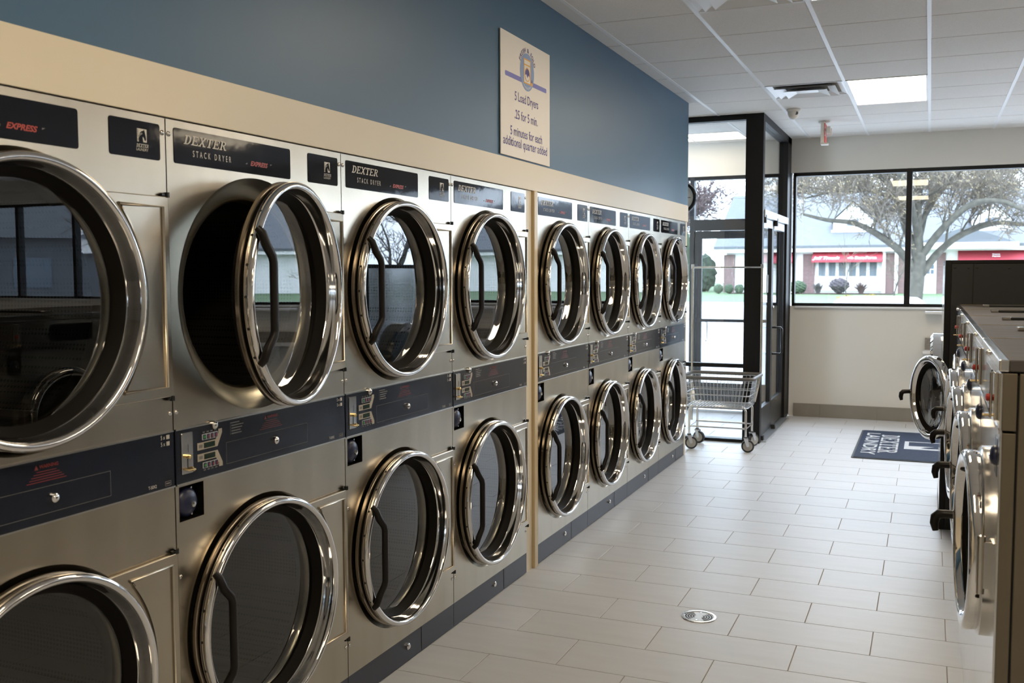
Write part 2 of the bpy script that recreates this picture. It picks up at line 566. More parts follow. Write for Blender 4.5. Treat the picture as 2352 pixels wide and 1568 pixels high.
struct(MB().box(-1.5, X1, Y0R - .1, Y0R, 0, CEIL).build('wall_back', 'beige_wall'))
struct(MB().box(X1, X1 + .1, Y0R, YB, 0, CEIL).build('wall_right', 'beige_wall'))

# front wall: low wall, soffit, ends; windows and entrance between them
WS, WH = 1.262, 2.765
fw = MB().box(.545, X1, YB, YB + .2, 0, WS).box(-2.6, X1, YB, YB + .2, WH, CEIL + .1)
fw.box(-2.6, -1.75, YB, YB + .2, 0, WH)
struct(fw.build('wall_front', 'beige_wall'))
sl = struct(MB().box(.60, X1, YB - .035, YB + .06, WS - .022, WS).build('trim_5', 'shelf_white', bevel=.003))
bb = struct(MB().box(.6, X1, YB - .010, YB, 0, .148).build('baseboard_front', 'grout'))
bt = MB().box(.0015, .61 - .0015, -.016, 0, 0, .150).mesh('base_tile', 'base_tile', bevel=.001, bseg=1)
for k in range(0, 24):
    x = .282 + k * .61
    t = link('base_tile', bt, bb, (max(x, .6), YB, 0))
    if x < .6: t.scale = ((x + .61 - .6) / .61, 1, 1)
# windows along the front
xs_ = [.56] + [1.78 + 1.22 * k for k in range(11)]
for k in range(len(xs_) - 1):
    a, b = xs_[k], xs_[k + 1]
    a_ = a + (.0 if k == 0 else .03); b_ = b - .03
    wn = struct(empty('window_%d' % (k + 1), (a, YB, WS)))
    fr = MB().box(a_ - a, b_ - a, .0, .10, 0, .035).box(a_ - a, b_ - a, .0, .10, WH - WS - .04, WH - WS)
    if k == 0: fr.box(0, .03, 0, .10, 0, WH - WS)
    fr.build('window_frame', 'frame_black', wn, bevel=.002)
    MB().box(b_ - a, b - a + .03, -.01, .11, 0, WH - WS).build('mullion', 'frame_black', wn, bevel=.003)
    MB().box(a_ - a, b_ - a, .047, .053, .03, WH - WS - .03).build('pane', 'window_glass', wn)
x = xs_[-1] + .03
struct(MB().box(x, X1, YB, YB + .2, WS, WH).build('wall_front_pier', 'beige_wall'))

# ------------------------------------------------------------------ vestibule glazing
YV = 9.57
vg = struct(empty('window_20', (0, YV, 0)), 'black framed fixed glazing facing the dryers at the entrance')
MB().box(.369, .535, 0, .10, 0, CEIL).build('post', 'frame_black', vg, bevel=.003)
MB().box(-1.5, .369, 0, .10, 3.092, CEIL).build('head_rail', 'frame_black', vg)
MB().box(-1.5, .369, 0, .10, 0, .03).build('sill_rail', 'frame_black', vg)
MB().box(-1.5, .369, .02, .08, .724, .763).build('mid_rail', 'frame_black', vg)
MB().box(-1.0, -.9, 0, .10, .03, 3.092).build('jamb', 'frame_black', vg)
MB().box(-.9, .369, .047, .053, .763, 3.092).build('pane', 'window_glass', vg)
MB().box(-.9, .369, .047, .053, .03, .724).build('pane', 'window_glass', vg)
# side screen with two glazed leaves
sg = struct(empty('window_21', (.535, YV, 0)), 'glazed transom screen over the inner entrance doors')
MB().box(-.10, .0, .10, 2.03, 3.075, CEIL).build('head_rail', 'frame_black', sg)
MB().box(-.10, .012, .10, 1.76, 2.175, 2.245).build('transom_rail', 'alu', sg, bevel=.003)
MB().box(-.10, .0, 1.74, 2.02, 0, CEIL).build('jamb', 'frame_black', sg)
MB().box(-.053, -.047, .10, 1.74, 2.245, 3.075).build('pane', 'window_glass', sg)
MB().box(-.11, .05, .10, 1.76, 0, .016).build('threshold', 'alu', sg, bevel=.004)
def leaf(name, ya, yb, label, pull):
    d = struct(empty(name, (.535, ya, 0)), label)
    w_ = yb - ya
    MB().box(-.075, -.025, 0, .055, .03, 2.17).build('stile', 'frame_bronze', d, bevel=.003)
    MB().box(-.075, -.025, w_ - .055, w_, .03, 2.17).build('stile', 'frame_bronze', d, bevel=.003)
    MB().box(-.075, -.020, .055, w_ - .055, 2.09, 2.17).build('top_rail', 'alu', d, bevel=.003)
    MB().box(-.075, -.025, .055, w_ - .055, .03, .31).build('bottom_rail', 'frame_bronze', d, bevel=.003)
    MB().box(-.053, -.047, .05, w_ - .05, .31, 2.09).build('pane', 'window_glass', d)
    if pull:
        MB().tube([(-.025, .03, .80), (.06, .03, .80), (.075, .03, .815), (.075, .03, 1.06), (.06, .03, 1.075), (-.025, .03, 1.075)], .011, 10).build('pull_handle', 'black_gloss', d, smooth=50)
        MB().lathe([(0, .02), (.012, .02), (.016, .012)], (-.025, .028, 1.28), 0, 16, cap0=True, cap1=True).build('lock_cylinder', 'chrome', d, smooth=40)
    MB().box(-.02, .015, .02, .075, 2.12, 2.20).build('pivot_cover', 'black', d, bevel=.004)
    MB().box(-.02, .02, .0, .06, .0, .06).build('pivot_foot', 'black', d, bevel=.004)
    return d
d2 = leaf('door_2', 9.675, 10.435, 'glazed inner entrance door leaf beside the thick black post', False)
MB().box(-.046, -.042, .52, .60, 1.44, 1.62).build('sticker', 'ink_grey', d2)
leaf('door_3', 10.445, 11.305, 'glazed inner entrance door leaf with a black pull handle', True)

# exterior door
dd = struct(empty('door_1', (-.62, YB, 0)), 'glazed street door in a dark grey frame with push bar')
MB().box(0, .05, 0, .1, 0, WH).build('jamb', 'frame_bronze', dd)
MB().box(1.02, 1.16, 0, .1, 0, WH).build('jamb', 'frame_bronze', dd)
MB().box(.05, 1.02, 0, .1, 2.135, 2.265).build('door_head', 'frame_bronze', dd, bevel=.003)
MB().box(.05, 1.02, 0, .1, WH - .04, WH).build('transom_head', 'frame_black', dd)
MB().box(.05, .14, .02, .07, .03, 2.13).build('stile', 'frame_bronze', dd, bevel=.003)
MB().box(.93, 1.02, .02, .07, .03, 2.13).build('stile', 'frame_bronze', dd, bevel=.003)
MB().box(.14, .93, .02, .07, 2.04, 2.13).build('top_rail', 'frame_bronze', dd, bevel=.003)
MB().box(.14, .93, .02, .07, .03, .34).build('bottom_rail', 'frame_bronze', dd, bevel=.003)
MB().box(.13, .94, .042, .048, .33, 2.05).build('pane', 'window_glass', dd)
MB().box(.05, 1.02, .047, .053, 2.265, WH - .04).build('transom_pane', 'window_glass', dd)
MB().box(.06, 1.01, -.05, -.01, 1.065, 1.10).build('push_bar', 'frame_bronze', dd, bevel=.006)
MB().tube([(.19, .07, 1.06), (.19, .115, 1.06), (.19, .13, 1.045), (.19, .13, .85), (.19, .115, .835), (.19, .07, .835)], .011, 8).build('pull_handle', 'alu', dd, smooth=50)
MB().box(.70, .98, -.05, .0, 2.145, 2.20).build('door_closer', 'alu', dd, bevel=.006)
MB().box(0, 1.16, -.02, .12, 0, .02).build('threshold', 'alu', dd, bevel=.003)
MB().box(-1.13, 0, .047, .053, .34, WH - .04).build('sidelite_pane', 'window_glass', dd)
MB().box(-1.13, 0, 0, .1, 0, .34).build('sidelite_base', 'frame_bronze', dd)
MB().box(-1.13, 0, 0, .1, WH - .04, WH).build('sidelite_head', 'frame_black', dd)

# ------------------------------------------------------------------ ceiling fixtures
def ceiling_light(m_, n_, rot, label, bulb='lamp'):
    r = empty('ceiling_light', (xc + m_ * PC, yc + n_ * PC, CEIL))
    a, b = (PC, 2 * PC) if not rot else (2 * PC, PC)
    fr = MB()
    t = .018
    fr.box(.012, a - .012, .004, t, -.004, .03).box(.012, a - .012, b - t, b - .004, -.004, .03)
    fr.box(.012, t + .008, t, b - t, -.004, .03).box(a - t - .008, a - .012, t, b - t, -.004, .03)
    fr.build('lamp_frame', 'lamp_frame', r)
    MB().box(t + .008, a - t - .008, t, b - t, 0.001, .010).build('diffuser', bulb, r)
    tag(r, label, 'ceiling light', 'recessed ceiling lights')
ceiling_light(2, 3, 0, 'bright rectangular ceiling light panel between the air diffuser and the front window')
ceiling_light(-2, 7, 1, 'bright ceiling light panel seen through the entrance glazing', 'lamp_entry')
for m_ in (2, 8, 14, 20):
    for n_ in (3, -3, -9):
        if (m_, n_) == (2, 3): continue
        ceiling_light(m_, n_, 0, 'rectangular ceiling light panel reflected in the dryer and washer doors')

def diffuser(m_, n_, label):
    r = empty('air_diffuser', (xc + (m_ + .5) * PC, yc + (n_ + .5) * PC, CEIL))
    MB().box(-.30, .30, -.30, .30, .020, .026).build('throat', 'vent_throat', r)
    for k, (s0, z0, s1, z1) in enumerate([(.298, -.004, .235, .018), (.240, -.020, .165, .010), (.170, -.032, .080, -.006)]):
        mb = MB()
        for h, z in ((s0, z0), (s1, z1)):
            pass
        def ring(s, z): return [(-s, -s, z), (s, -s, z), (s, s, z), (-s, s, z)]
        mb.add(ring(s0, z0) + ring(s1, z1), [(i, (i + 1) % 4, 4 + (i + 1) % 4, 4 + i) for i in range(4)])
        mb.add(ring(s0, z0 + .003) + ring(s1, z1 + .003), [(i, 4 + i, 4 + (i + 1) % 4, (i + 1) % 4) for i in range(4)])
        mb.build('louver', 'vent_white', r, recalc=False)
    MB().box(-.085, .085, -.085, .085, -.010, -.004).build('centre_plate', 'vent_white', r)
    fr = MB()
    for (a, b, c, d) in ((-.305, .305, -.305, -.29), (-.305, .305, .29, .305), (-.305, -.29, -.29, .29), (.29, .305, -.29, .29)):
        fr.box(a, b, c, d, -.004, .012)
    fr.build('outer_frame', 'vent_white', r)
    tag(r, label, 'air vent', 'ceiling air diffusers')
diffuser(1, 3, 'square white ceiling air diffuser next to the lit light panel')
diffuser(1, -2, 'white ceiling air diffuser just cut off by the top edge of the picture')

sd = empty('security_camera', (.815, 9.47, CEIL))
MB().lathe([(0, .062), (-.012, .064), (-.022, .058)], (0, 0, 0), 2, 28, cap0=True, cap1=True).build('base', 'plastic_white', sd, smooth=40)
MB().lathe([(-.022, .054), (-.05, .050), (-.075, .040), (-.092, .022), (-.097, .002)], (0, 0, 0), 2, 28).build('dome', 'plastic_white', sd, smooth=60)
MB().lathe([(0, .016), (.012, .016)], (.03, -.042, -.045), 1, 14, cap0=True, cap1=True).build('lens', 'pane_dark', sd)
tag(sd, 'small off white dome hanging from the ceiling beside the emergency light', 'security camera')

ex = empty('emergency_light', (1.0, 10.36, CEIL))
MB().lathe([(0, .055), (-.012, .055), (-.018, .045)], (0, 0, 0), 2, 24, cap0=True, cap1=True).build('canopy', 'plastic_white', ex, smooth=40)
MB().box(-.022, .012, -.10, .10, -.225, -.012).build('housing', 'plastic_white', ex, bevel=.006)
MB().box(.012, .020, -.095, .095, -.215, -.03).build('sign_face', 'exit_red', ex, bevel=.002)
text('EXIT', .13, 'awning_white', (.0212, 0, -.12), (0, 1, 0), (0, 0, 1), ex)
for s in (-1, 1):
    h = MB().lathe([(0, .012), (.01, .036), (.035, .038), (.045, .034)], (.025, s * .075, -.10), 0, 20, cap0=True, cap1=True).build('lamp_head', 'plastic_white', ex, smooth=40)
MB().box(-.022, .05, -.09, .0, -.24, -.225).build('lower_tray', 'plastic_white', ex, bevel=.004)
tag(ex, 'white ceiling mounted exit sign with red face and round lamp heads', 'exit sign')

# ------------------------------------------------------------------ wall sign
sg_ = empty('price_sign', (.004, 4.926, 2.5605))
HW, HH = .345, .310
MB().box(0, .006, -HW, HW, -HH, HH).build('board', 'sign_white', sg_, bevel=.001)
ep = .0068
def stxt(body, size, z, **kw):
    y, wd = kw.pop('y', 0.0), kw.pop('wd')
    t = text(body, size, 'sign_purple', (ep, 0, z), (0, 1, 0), (0, 0, 1), sg_, bold=.0006, **kw)
    ys = [v.co.y for v in t.data.vertices]
    k = wd / (max(ys) - min(ys)); mid = (max(ys) + min(ys)) / 2
    for v in t.data.vertices: v.co.y = (v.co.y - mid) * k + y
    return t
MB().prism(rrect(-.29, .29, .089, .113, .008), 0, .006, ep).build('purple_bar', 'sign_lilac', sg_)
MB().prism(circ(.005, .153, .098, 48), 0, ep, ep + .0005).build('logo_disc', 'sign_blue', sg_)
lg = ep + .0012
mb = MB().holed([(-.045, .091), (.052, .091), (.052, .221), (-.045, .221)], [[(-.038, .098), (-.038, .186), (.045, .186), (.045, .098)], [(-.038, .193), (-.038, .214), (.045, .214), (.045, .193)]], 0, lg)
mb.build('washer_outline', 'sign_orange', sg_)
MB().flat([(-.04, .095), (.047, .095), (.047, .217), (-.04, .217)], 0, lg - .0004).build('washer_panel', 'sign_white', sg_)
MB().flat(circ(.004, .147, .030, 24), 0, lg + .0003).build('washer_window', 'sign_purple', sg_)
MB().flat([(-.028, .133), (-.012, .141), (.004, .123), (.018, .139), (.034, .129), (.022, .113), (.004, .107), (-.014, .113)], 0, lg + .0006).build('washer_suds', 'sign_white', sg_)
MB().holed(circ(.004, .140, .036, 24), [circ(.004, .140, .031, 24)], 0, lg + .0007).build('washer_ring', 'sign_orange', sg_)
MB().flat([(.055, .090), (.080, .090), (.080, .110), (.068, .120), (.055, .106)], 0, lg).build('basket', 'sign_orange', sg_)
MB().flat([(.060, .108), (.077, .106), (.071, .126)], 0, lg + .0004).build('garment', 'sign_purple', sg_)
s_ = 'FRESH & FOLD'
for i, ch in enumerate(s_):
    if ch == ' ': continue
    t = math.radians(62 - 124 * i / (len(s_) - 1))
    c_, sn = math.cos(t), math.sin(t)
    text(ch, .032, 'sign_purple', (lg, .005 - .113 * sn, .153 + .113 * c_), (0, c_, sn), (0, -sn, c_), sg_, bold=.0005)
s_ = 'LAUNDROMAT'
for i, ch in enumerate(s_):
    t = math.radians(-40 + 80 * i / (len(s_) - 1))
    c_, sn = math.cos(t), math.sin(t)
    text(ch, .017, 'sign_white', (lg, .005 + .085 * sn, .153 - .085 * c_), (0, c_, sn), (0, -sn, c_), sg_)
stxt('5 Load Dryers', .066, .003, y=0, wd=.33)
stxt('.25 for 5 min.', .066, -.090, y=-.006, wd=.325)
stxt('5 minutes for each', .066, -.179, y=0, wd=.45)
stxt('additional quarter added', .066, -.235, y=-.008, wd=.62)
tag(sg_, 'white price sign with blue round logo on the blue wall above the dryers', 'sign')

# clock beyond the end of the blue wall
ck = empty('wall_clock', (-.24, 9.53, 2.37))
MB().lathe([(-.0, .155), (-.035, .155), (-.045, .148), (-.045, .128), (-.02, .126)], (0, 0, 0), 1, 40).build('rim', 'black_gloss', ck, smooth=40)
MB().lathe([(-.02, .127), (.0, .127)], (0, 0, 0), 1, 40, cap0=True, cap1=True).build('dial', 'clock_face', ck)
MB().box(-.004, .004, -.026, -.024, -.01, .07).build('hand', 'black', ck)
MB().box(-.01, .10, -.026, -.024, -.003, .003).build('hand', 'black', ck)
MB().box(-.04, .04, .0, .04, -.02, .02).build('bracket', 'black', ck)
tag(ck, 'round black rimmed clock peeking out past the end of the blue wall', 'clock')

# ------------------------------------------------------------------ stack dryers
CYD, ZU, ZL = 0.405, 1.587, 0.560
ZNB, ZNT, ZK = 1.0366, 1.2024, 0.114
HR = 0.372
def dryer_meshes():
    M = {}
    W = DW; e = .0022
    M['cabinet'] = MB().box(-.90, -.88, .001, W - .001, .02, DTOP - .002).box(-.88, -.012, .001, .006, .02, DTOP - .002).box(-.88, -.012, W - .006, W - .001, .02, DTOP - .002).box(-.88, -.012, .006, W - .006, DTOP - .008, DTOP - .002).box(-.88, -.012, .006, W - .006, .02, .026).mesh('cabinet', 'black')
    def panel(z0, z1, zc, extra):
        mb = MB()
        outer = [(e, z0), (W - e, z0), (W - e, z1), (e, z1)]
        mb.holed(outer, [circ(CYD, zc, HR, 72)] + extra, 0, 0.0)
        vs = [(0, a, b) for a, b in outer] + [(-.0115, a, b) for a, b in outer]
        mb.add(vs, [(i, (i + 1) % 4, 4 + (i + 1) % 4, 4 + i) for i in range(4)])
        return mb
    box = [(.016, .926), (.122, .926), (.122, 1.030), (.016, 1.030)]
    M['up'] = panel(ZNT + .001, DTOP - .003, ZU, []).mesh('front_panel', 'steel', recalc=False)
    M['lo'] = panel(ZK + .001, ZNB - .001, ZL, [box]).mesh('front_panel', 'steel', recalc=False)
    M['bowl'] = MB().lathe([(0, HR), (-.003, HR - .004), (-.010, HR - .018), (-.018, HR - .034), (-.026, HR - .048), (-.034, HR - .060), (-.042, HR - .068), (-.055, HR - .072), (-.085, HR - .073)], (0, 0, 0), 0, 72).mesh('door_collar', 'steel', smooth=60, recalc=False)
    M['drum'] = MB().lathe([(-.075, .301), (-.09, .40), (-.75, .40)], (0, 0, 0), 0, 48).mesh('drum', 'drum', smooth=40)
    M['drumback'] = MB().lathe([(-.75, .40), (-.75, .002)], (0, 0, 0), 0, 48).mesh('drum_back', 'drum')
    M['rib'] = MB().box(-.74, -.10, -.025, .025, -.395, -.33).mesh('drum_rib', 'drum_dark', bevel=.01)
    M['kick'] = MB().box(-.03, -.001, .001, W - .001, .004, ZK).mesh('kick_panel', 'navy_kick', bevel=.001, bseg=1)
    M['kickseam'] = MB().box(-.001, .0004, .588, .590, .006, ZK - .002).mesh('kick_seam', 'black')
    M['screw'] = MB().lathe([(0, .0075), (.0025, .0070), (.0042, .0045), (.0048, .0008)], (0, 0, 0), 0, 14).mesh('screw', 'chrome_soft', smooth=50)
    M['klock'] = MB().lathe([(0, .014), (.006, .014), (.010, .010), (.0105, .001)], (0, 0, 0), 0, 18).mesh('kick_lock', 'chrome', smooth=40)
    M['band'] = MB().box(-.012, .004, .004, W - .004, ZNB + .003, ZNT - .003).mesh('control_panel', 'navy', bevel=.0012, bseg=1)
    M['trim'] = MB().box(-.004, .006, .004, W - .004, -.0022, .0022).mesh('edge_trim', 'chrome_soft')
    M['name'] = MB().prism(rrect(.032, .592, 1.972, 2.073, .008), 0, .0002, .0016).mesh('name_plate', 'navy_film')
    M['logo'] = MB().prism(rrect(.695, .882, 1.972, 2.073, .008), 0, .0002, .0016).mesh('logo_plate', 'navy_film')
    # --- door, built in the frame of its hinge (hinge line at y=0, leaf towards -y)
    c = (0, -(W - .008 - CYD), 0)
    M['bezel'] = MB().lathe([(.028, .342), (.028, .350), (.032, .355), (.048, .357), (.056, .354), (.0605, .347), (.060, .340), (.055, .335), (.048, .333), (.030, .330), (.014, .327), (.007, .325), (.004, .322)], c, 0, 96).mesh('door', 'chrome', smooth=50, recalc=False)
    M['flange'] = MB().lathe([(.002, .335), (.002, .352), (.006, .357), (.016, .357), (.019, .352), (.019, .335)], c, 0, 96).mesh('door_flange', 'ring_edge', smooth=50)
    M['seal'] = MB().lathe([(.019, .338), (.019, .346), (.028, .346), (.028, .338)], c, 0, 72).mesh('door_seal', 'rubber', smooth=40)
    M['gasket'] = MB().lathe([(.006, .328), (.008, .323), (.004, .318), (-.010, .308), (-.018, .300), (-.026, .297), (-.026, .315), (.004, .335)], c, 0, 72).mesh('gasket', 'rubber', smooth=50)
    M['glass'] = MB().lathe([(-.020, .302), (-.020, .0015)], c, 0, 64).mesh('door_glass', 'door_glass')
    hb = []
    hy = c[1] - .292
    pts = [(.058, hy - .022, .200), (.070, hy - .016, .185), (.078, hy - .006, .150), (.084, hy + .020, .118), (.086, hy + .024, .10), (.086, hy + .024, -.10), (.084, hy + .020, -.118), (.078, hy - .006, -.150), (.070, hy - .016, -.185), (.058, hy - .022, -.200)]
    M['handle'] = MB().tube(pts, [.010, .013, .014, .013, .0125, .0125, .013, .014, .013, .010], 10).mesh('handle', 'handle_black', smooth=50)
    # hinge plate
    pr = .362; zt = .285
    a0 = math.asin(zt / pr)
    arc = [(c[1] + pr * math.cos(t), pr * math.sin(t)) for t in [a0 - 2 * a0 * i / 24 for i in range(25)]]
    poly = [(-.001, -zt), (-.001, zt)] + arc
    M['plate'] = MB().prism(poly, 0, .001, .012).mesh('hinge_plate', 'steel', bevel=.003)
    pr2 = .395; zi = zt - .030
    a1 = math.asin(zi / pr2)
    arc2 = [(c[1] + pr2 * math.cos(t), pr2 * math.sin(t)) for t in [a1 - 2 * a1 * i / 24 for i in range(25)]]
    ring = [(.0135, -.028, -zi), (.0135, -.028, zi)] + [(.0135, a, b) for a, b in arc2]
    M['ridge'] = MB().tube(ring, .0055, 6, closed=True).mesh('pressed_ridge', 'steel', smooth=60)
    M['pin'] = MB().lathe([(-.007, .008), (.007, .008)], (0, 0, 0), 2, 12, cap0=True, cap1=True).box(-.006, .002, -.020, .0, -.003, .003).mesh('hinge_pin', 'black_gloss', smooth=40)
    M['hole'] = MB().lathe([(0, .0045), (.0005, .0045)], (0, 0, 0), 0, 8, cap1=True).mesh('rivet_hole', 'black')
    # --- controls
    M['slot'] = MB().prism(rrect(.024, .072, 1.066, 1.188, .003), 0, .004, .008).mesh('coin_plate', 'chrome_soft', bevel=.001, bseg=1)
    M['slit'] = MB().box(.008, .0085, .050, .0518, 1.130, 1.153).mesh('coin_slit', 'black')
    M['track'] = MB().box(.008, .0086, .046, .0495, 1.083, 1.115).mesh('slide_track', 'black')
    M['slider'] = MB().lathe([(.008, .007), (.020, .007), (.023, .004)], (0, .047, 1.118), 0, 14, cap1=True).box(.008, .018, .034, .052, 1.115, 1.121).mesh('coin_slider', 'brass', smooth=40)
    M['tray'] = MB().tube([(.008, .030, 1.083), (.022, .034, 1.080), (.022, .062, 1.078), (.008, .070, 1.080)], .0035, 8).ball((.010, .071, 1.074), .005, 10, 6).mesh('coin_return', 'brass', smooth=50)
    M['keylock'] = MB().lathe([(.004, .013), (.012, .013), (.016, .009), (.017, .001)], (0, .168, 1.194), 0, 18).mesh('key_lock', 'chrome_soft', smooth=40)
    M['lock'] = MB().lathe([(.004, .013), (.014, .012), (.018, .007), (.0185, .001)], (0, .471, 1.098), 0, 18).mesh('panel_lock', 'chrome', smooth=40)
    for key, sg in (('dispU', 1), ('dispL', -1)):
        zc = 1.120
        P = [(.094, .006), (.094, .028), (.176, .028), (.190, .046), (.190, .058), (.206, .058), (.206, .046), (.184, .006)]
        P = [(a, zc + sg * b) for a, b in P]
        M[key] = MB().prism(P, 0, .004, .0052).mesh('display_bezel', 'panel_beige')
        M[key + 'lcd'] = MB().prism([(a, zc + sg * b) for a, b in [(.122, .009), (.122, .025), (.172, .025), (.172, .009)]], 0, .0052, .0058).mesh('display', 'lcd')
        M[key + 'txt'] = MB().prism([(a, zc + sg * b) for a, b in [(.100, .012), (.100, .022), (.116, .022), (.116, .012)]], 0, .0052, .0056).mesh('legend', 'ink_grey')
        M[key + 'row'] = MB().prism(rrect(.116, .186, min(zc + sg * .034, zc + sg * .052), max(zc + sg * .034, zc + sg * .052), .002), 0, .004, .0056).mesh('button_row', 'btn_white')
        for k in range(4):
            y0 = .1185 + k * .0172
            za, zb = sorted((zc + sg * .0355, zc + sg * .0505))
            M[key + 'b%d' % k] = MB().prism(rrect(y0, y0 + .0125, za, zb, .002), 0, .0056, .0072).mesh('button', 'btn_navy')
            ym, zm = y0 + .0065, (za + zb) / 2
            if k == 0:
                s = .0018; L = .0048
                M[key + 'i0'] = MB().box(.0072, .0076, ym - s, ym + s, zm - L, zm + L).box(.0072, .0076, ym - L, ym + L, zm - s, zm + s).mesh('icon', 'btn_green')
            else:
                M[key + 'i%d' % k] = MB().box(.0072, .0076, ym - .001, ym + .0025, zm - .005, zm + .004).mesh('icon', 'btn_red')
        mb = MB()
        for k in range(4):
            y0 = .1195 + k * .0172
            za, zb = sorted((zc + sg * .056, zc + sg * .059))
            mb.box(.004, .0045, y0, y0 + .010, za, zb)
        M[key + 'cap'] = mb.mesh('button_captions', 'ink_grey')
    mb = MB()
    for k, w_ in enumerate((.045, .065, .058, .050, .055)):
        z = 1.188 - k * .0085
        mb.box(.004, .0045, .246 if k == 0 else .252, .246 + w_, z - .0022, z + .0012)
    mb.box(.004, .0045, .246, .2468, 1.150, 1.183)
    M['instr'] = mb.mesh('instruction_lines', 'ink_grey')
    mb = MB()
    for k, w_ in enumerate((.06, .078, .092, .104, .12)):
        z = 1.169 - k * .0062
        mb.box(.004, .0045, .455 - w_ / 2, .455 + w_ / 2, z - .0008, z + .0008)
    M['warn'] = mb.mesh('warning_lines', 'ink_dark_red')
    M['wtri'] = MB().prism([(.418, 1.175), (.430, 1.175), (.424, 1.187)], 0, .004, .0046).mesh('warning_triangle', 'ink_dark_red')
    mb = MB()
    for z in (1.168, 1.187):
        for q in range(4):
            mb.box(.004, .0046, .872 + q * .0032, .8742 + q * .0032, z - .006, z + .006)
        mb.box(.004, .0045, .872, .8838, z - .001, z + .001)
    M['basket'] = mb.mesh('load_icons', 'ink_light')
    M['cert'] = MB().holed([(.862, 1.046), (.886, 1.046), (.886, 1.060), (.862, 1.060)], [[(.8635, 1.0475), (.8635, 1.0585), (.8845, 1.0585), (.8845, 1.0475)]], 0, .0046).box(.004, .0046, .866, .882, 1.051, 1.055).mesh('approval_mark', 'ink_grey')
    M['outline'] = MB().holed([(.225, 1.062), (.66, 1.062), (.66, 1.130), (.225, 1.130)], [[(.226, 1.063), (.226, 1.129), (.659, 1.129), (.659, 1.063)]], 0, .0044).mesh('access_flap_line', 'ink_grey')
    # coin box
    mb = MB().add([(0, a, b) for a, b in box] + [(-.06, a, b) for a, b in box] , [(i, 4 + i, 4 + (i + 1) % 4, (i + 1) % 4) for i in range(4)] + [(4, 7, 6, 5)])
    M['cbox'] = mb.mesh('coin_box_recess', 'black_gloss', recalc=False)
    M['cdome'] = MB().lathe([(-.058, .045), (-.012, .043), (-.003, .034), (.002, .016), (.003, .001)], (0, .062, .976), 0, 28).mesh('coin_box', 'navy_knob', smooth=50)
    M['ckey'] = MB().lathe([(.002, .010), (.006, .009), (.007, .001)], (0, .072, .970), 0, 14).mesh('coin_lock', 'chrome_soft', smooth=40)
    M['cpin'] = MB().lathe([(0, .004), (.004, .003)], (0, 0, 0), 0, 10, cap1=True).mesh('coin_pin', 'chrome')
    # logo art
    lx, lz, ls = .795, 2.016, .036
    def T(q): return [(lx + a * ls, lz + b * ls) for a, b in q]
    M['lgsq'] = MB().flat(T([(0, 0), (1, 0), (1, 1), (0, 1)]), 0, .0020).mesh('emblem_ground', 'ink_light')
    hd = [(.16, .0), (.12, .30), (.18, .52), (.30, .70), (.46, .82), (.62, .86), (.72, .97), (.77, .84), (.82, .70), (.90, .42), (.93, .24), (.86, .12), (.76, .13), (.71, .28), (.60, .42), (.56, .30), (.62, .0)]
    M['lghd'] = MB().flat(T(hd), 0, .0024).mesh('horse_head', 'navy_film')
    M['lgin'] = MB().flat(T([(.05, .05), (.09, .05), (.09, .95), (.05, .95)]), 0, .0024).mesh('emblem_edge', 'navy_film')
    mb = MB()
    for r_ in (.62, .54):
        o_ = circ(.62, .10, r_, 10, math.radians(100), math.radians(178)); i_ = circ(.62, .10, r_ - .03, 10, math.radians(100), math.radians(178))
        for k in range(10):
            mb.flat(T([o_[k], o_[k + 1], i_[k + 1], i_[k]]), 0, .0028)
    M['lgmane'] = mb.mesh('horse_mane', 'ink_light')
    M['wavy'] = None
    return M
DM = dryer_meshes()

def dryer_door(parent, zc, ang=0.0):
    d = link('door', DM['bezel'], parent, (0.002, DW - .008, zc))
    d.rotation_euler = (0, 0, ang)
    for n, k in (('door_flange', 'flange'), ('door_seal', 'seal'), ('gasket', 'gasket'), ('door_glass', 'glass'), ('handle', 'handle'), ('hinge_plate', 'plate'), ('pressed_ridge', 'ridge')):
        link(n, DM[k], d)
    link('hinge_pin', DM['pin'], d, (.008, -.004, .290)); link('hinge_pin', DM['pin'], d, (.008, -.004, -.290))
    c = -(DW - .008 - CYD)
    for k in range(9):
        t = math.radians(120 + 15 * k)
        h = link('rivet_hole', DM['hole'], d, (.040, c + .3568 * math.cos(t), .3568 * math.sin(t)))
        h.rotation_euler = (0, 0, 0)
        h.rotation_mode = 'QUATERNION'
        h.rotation_quaternion = Vector((1, 0, 0)).rotation_difference(Vector((0, math.cos(t), math.sin(t))))
    return d

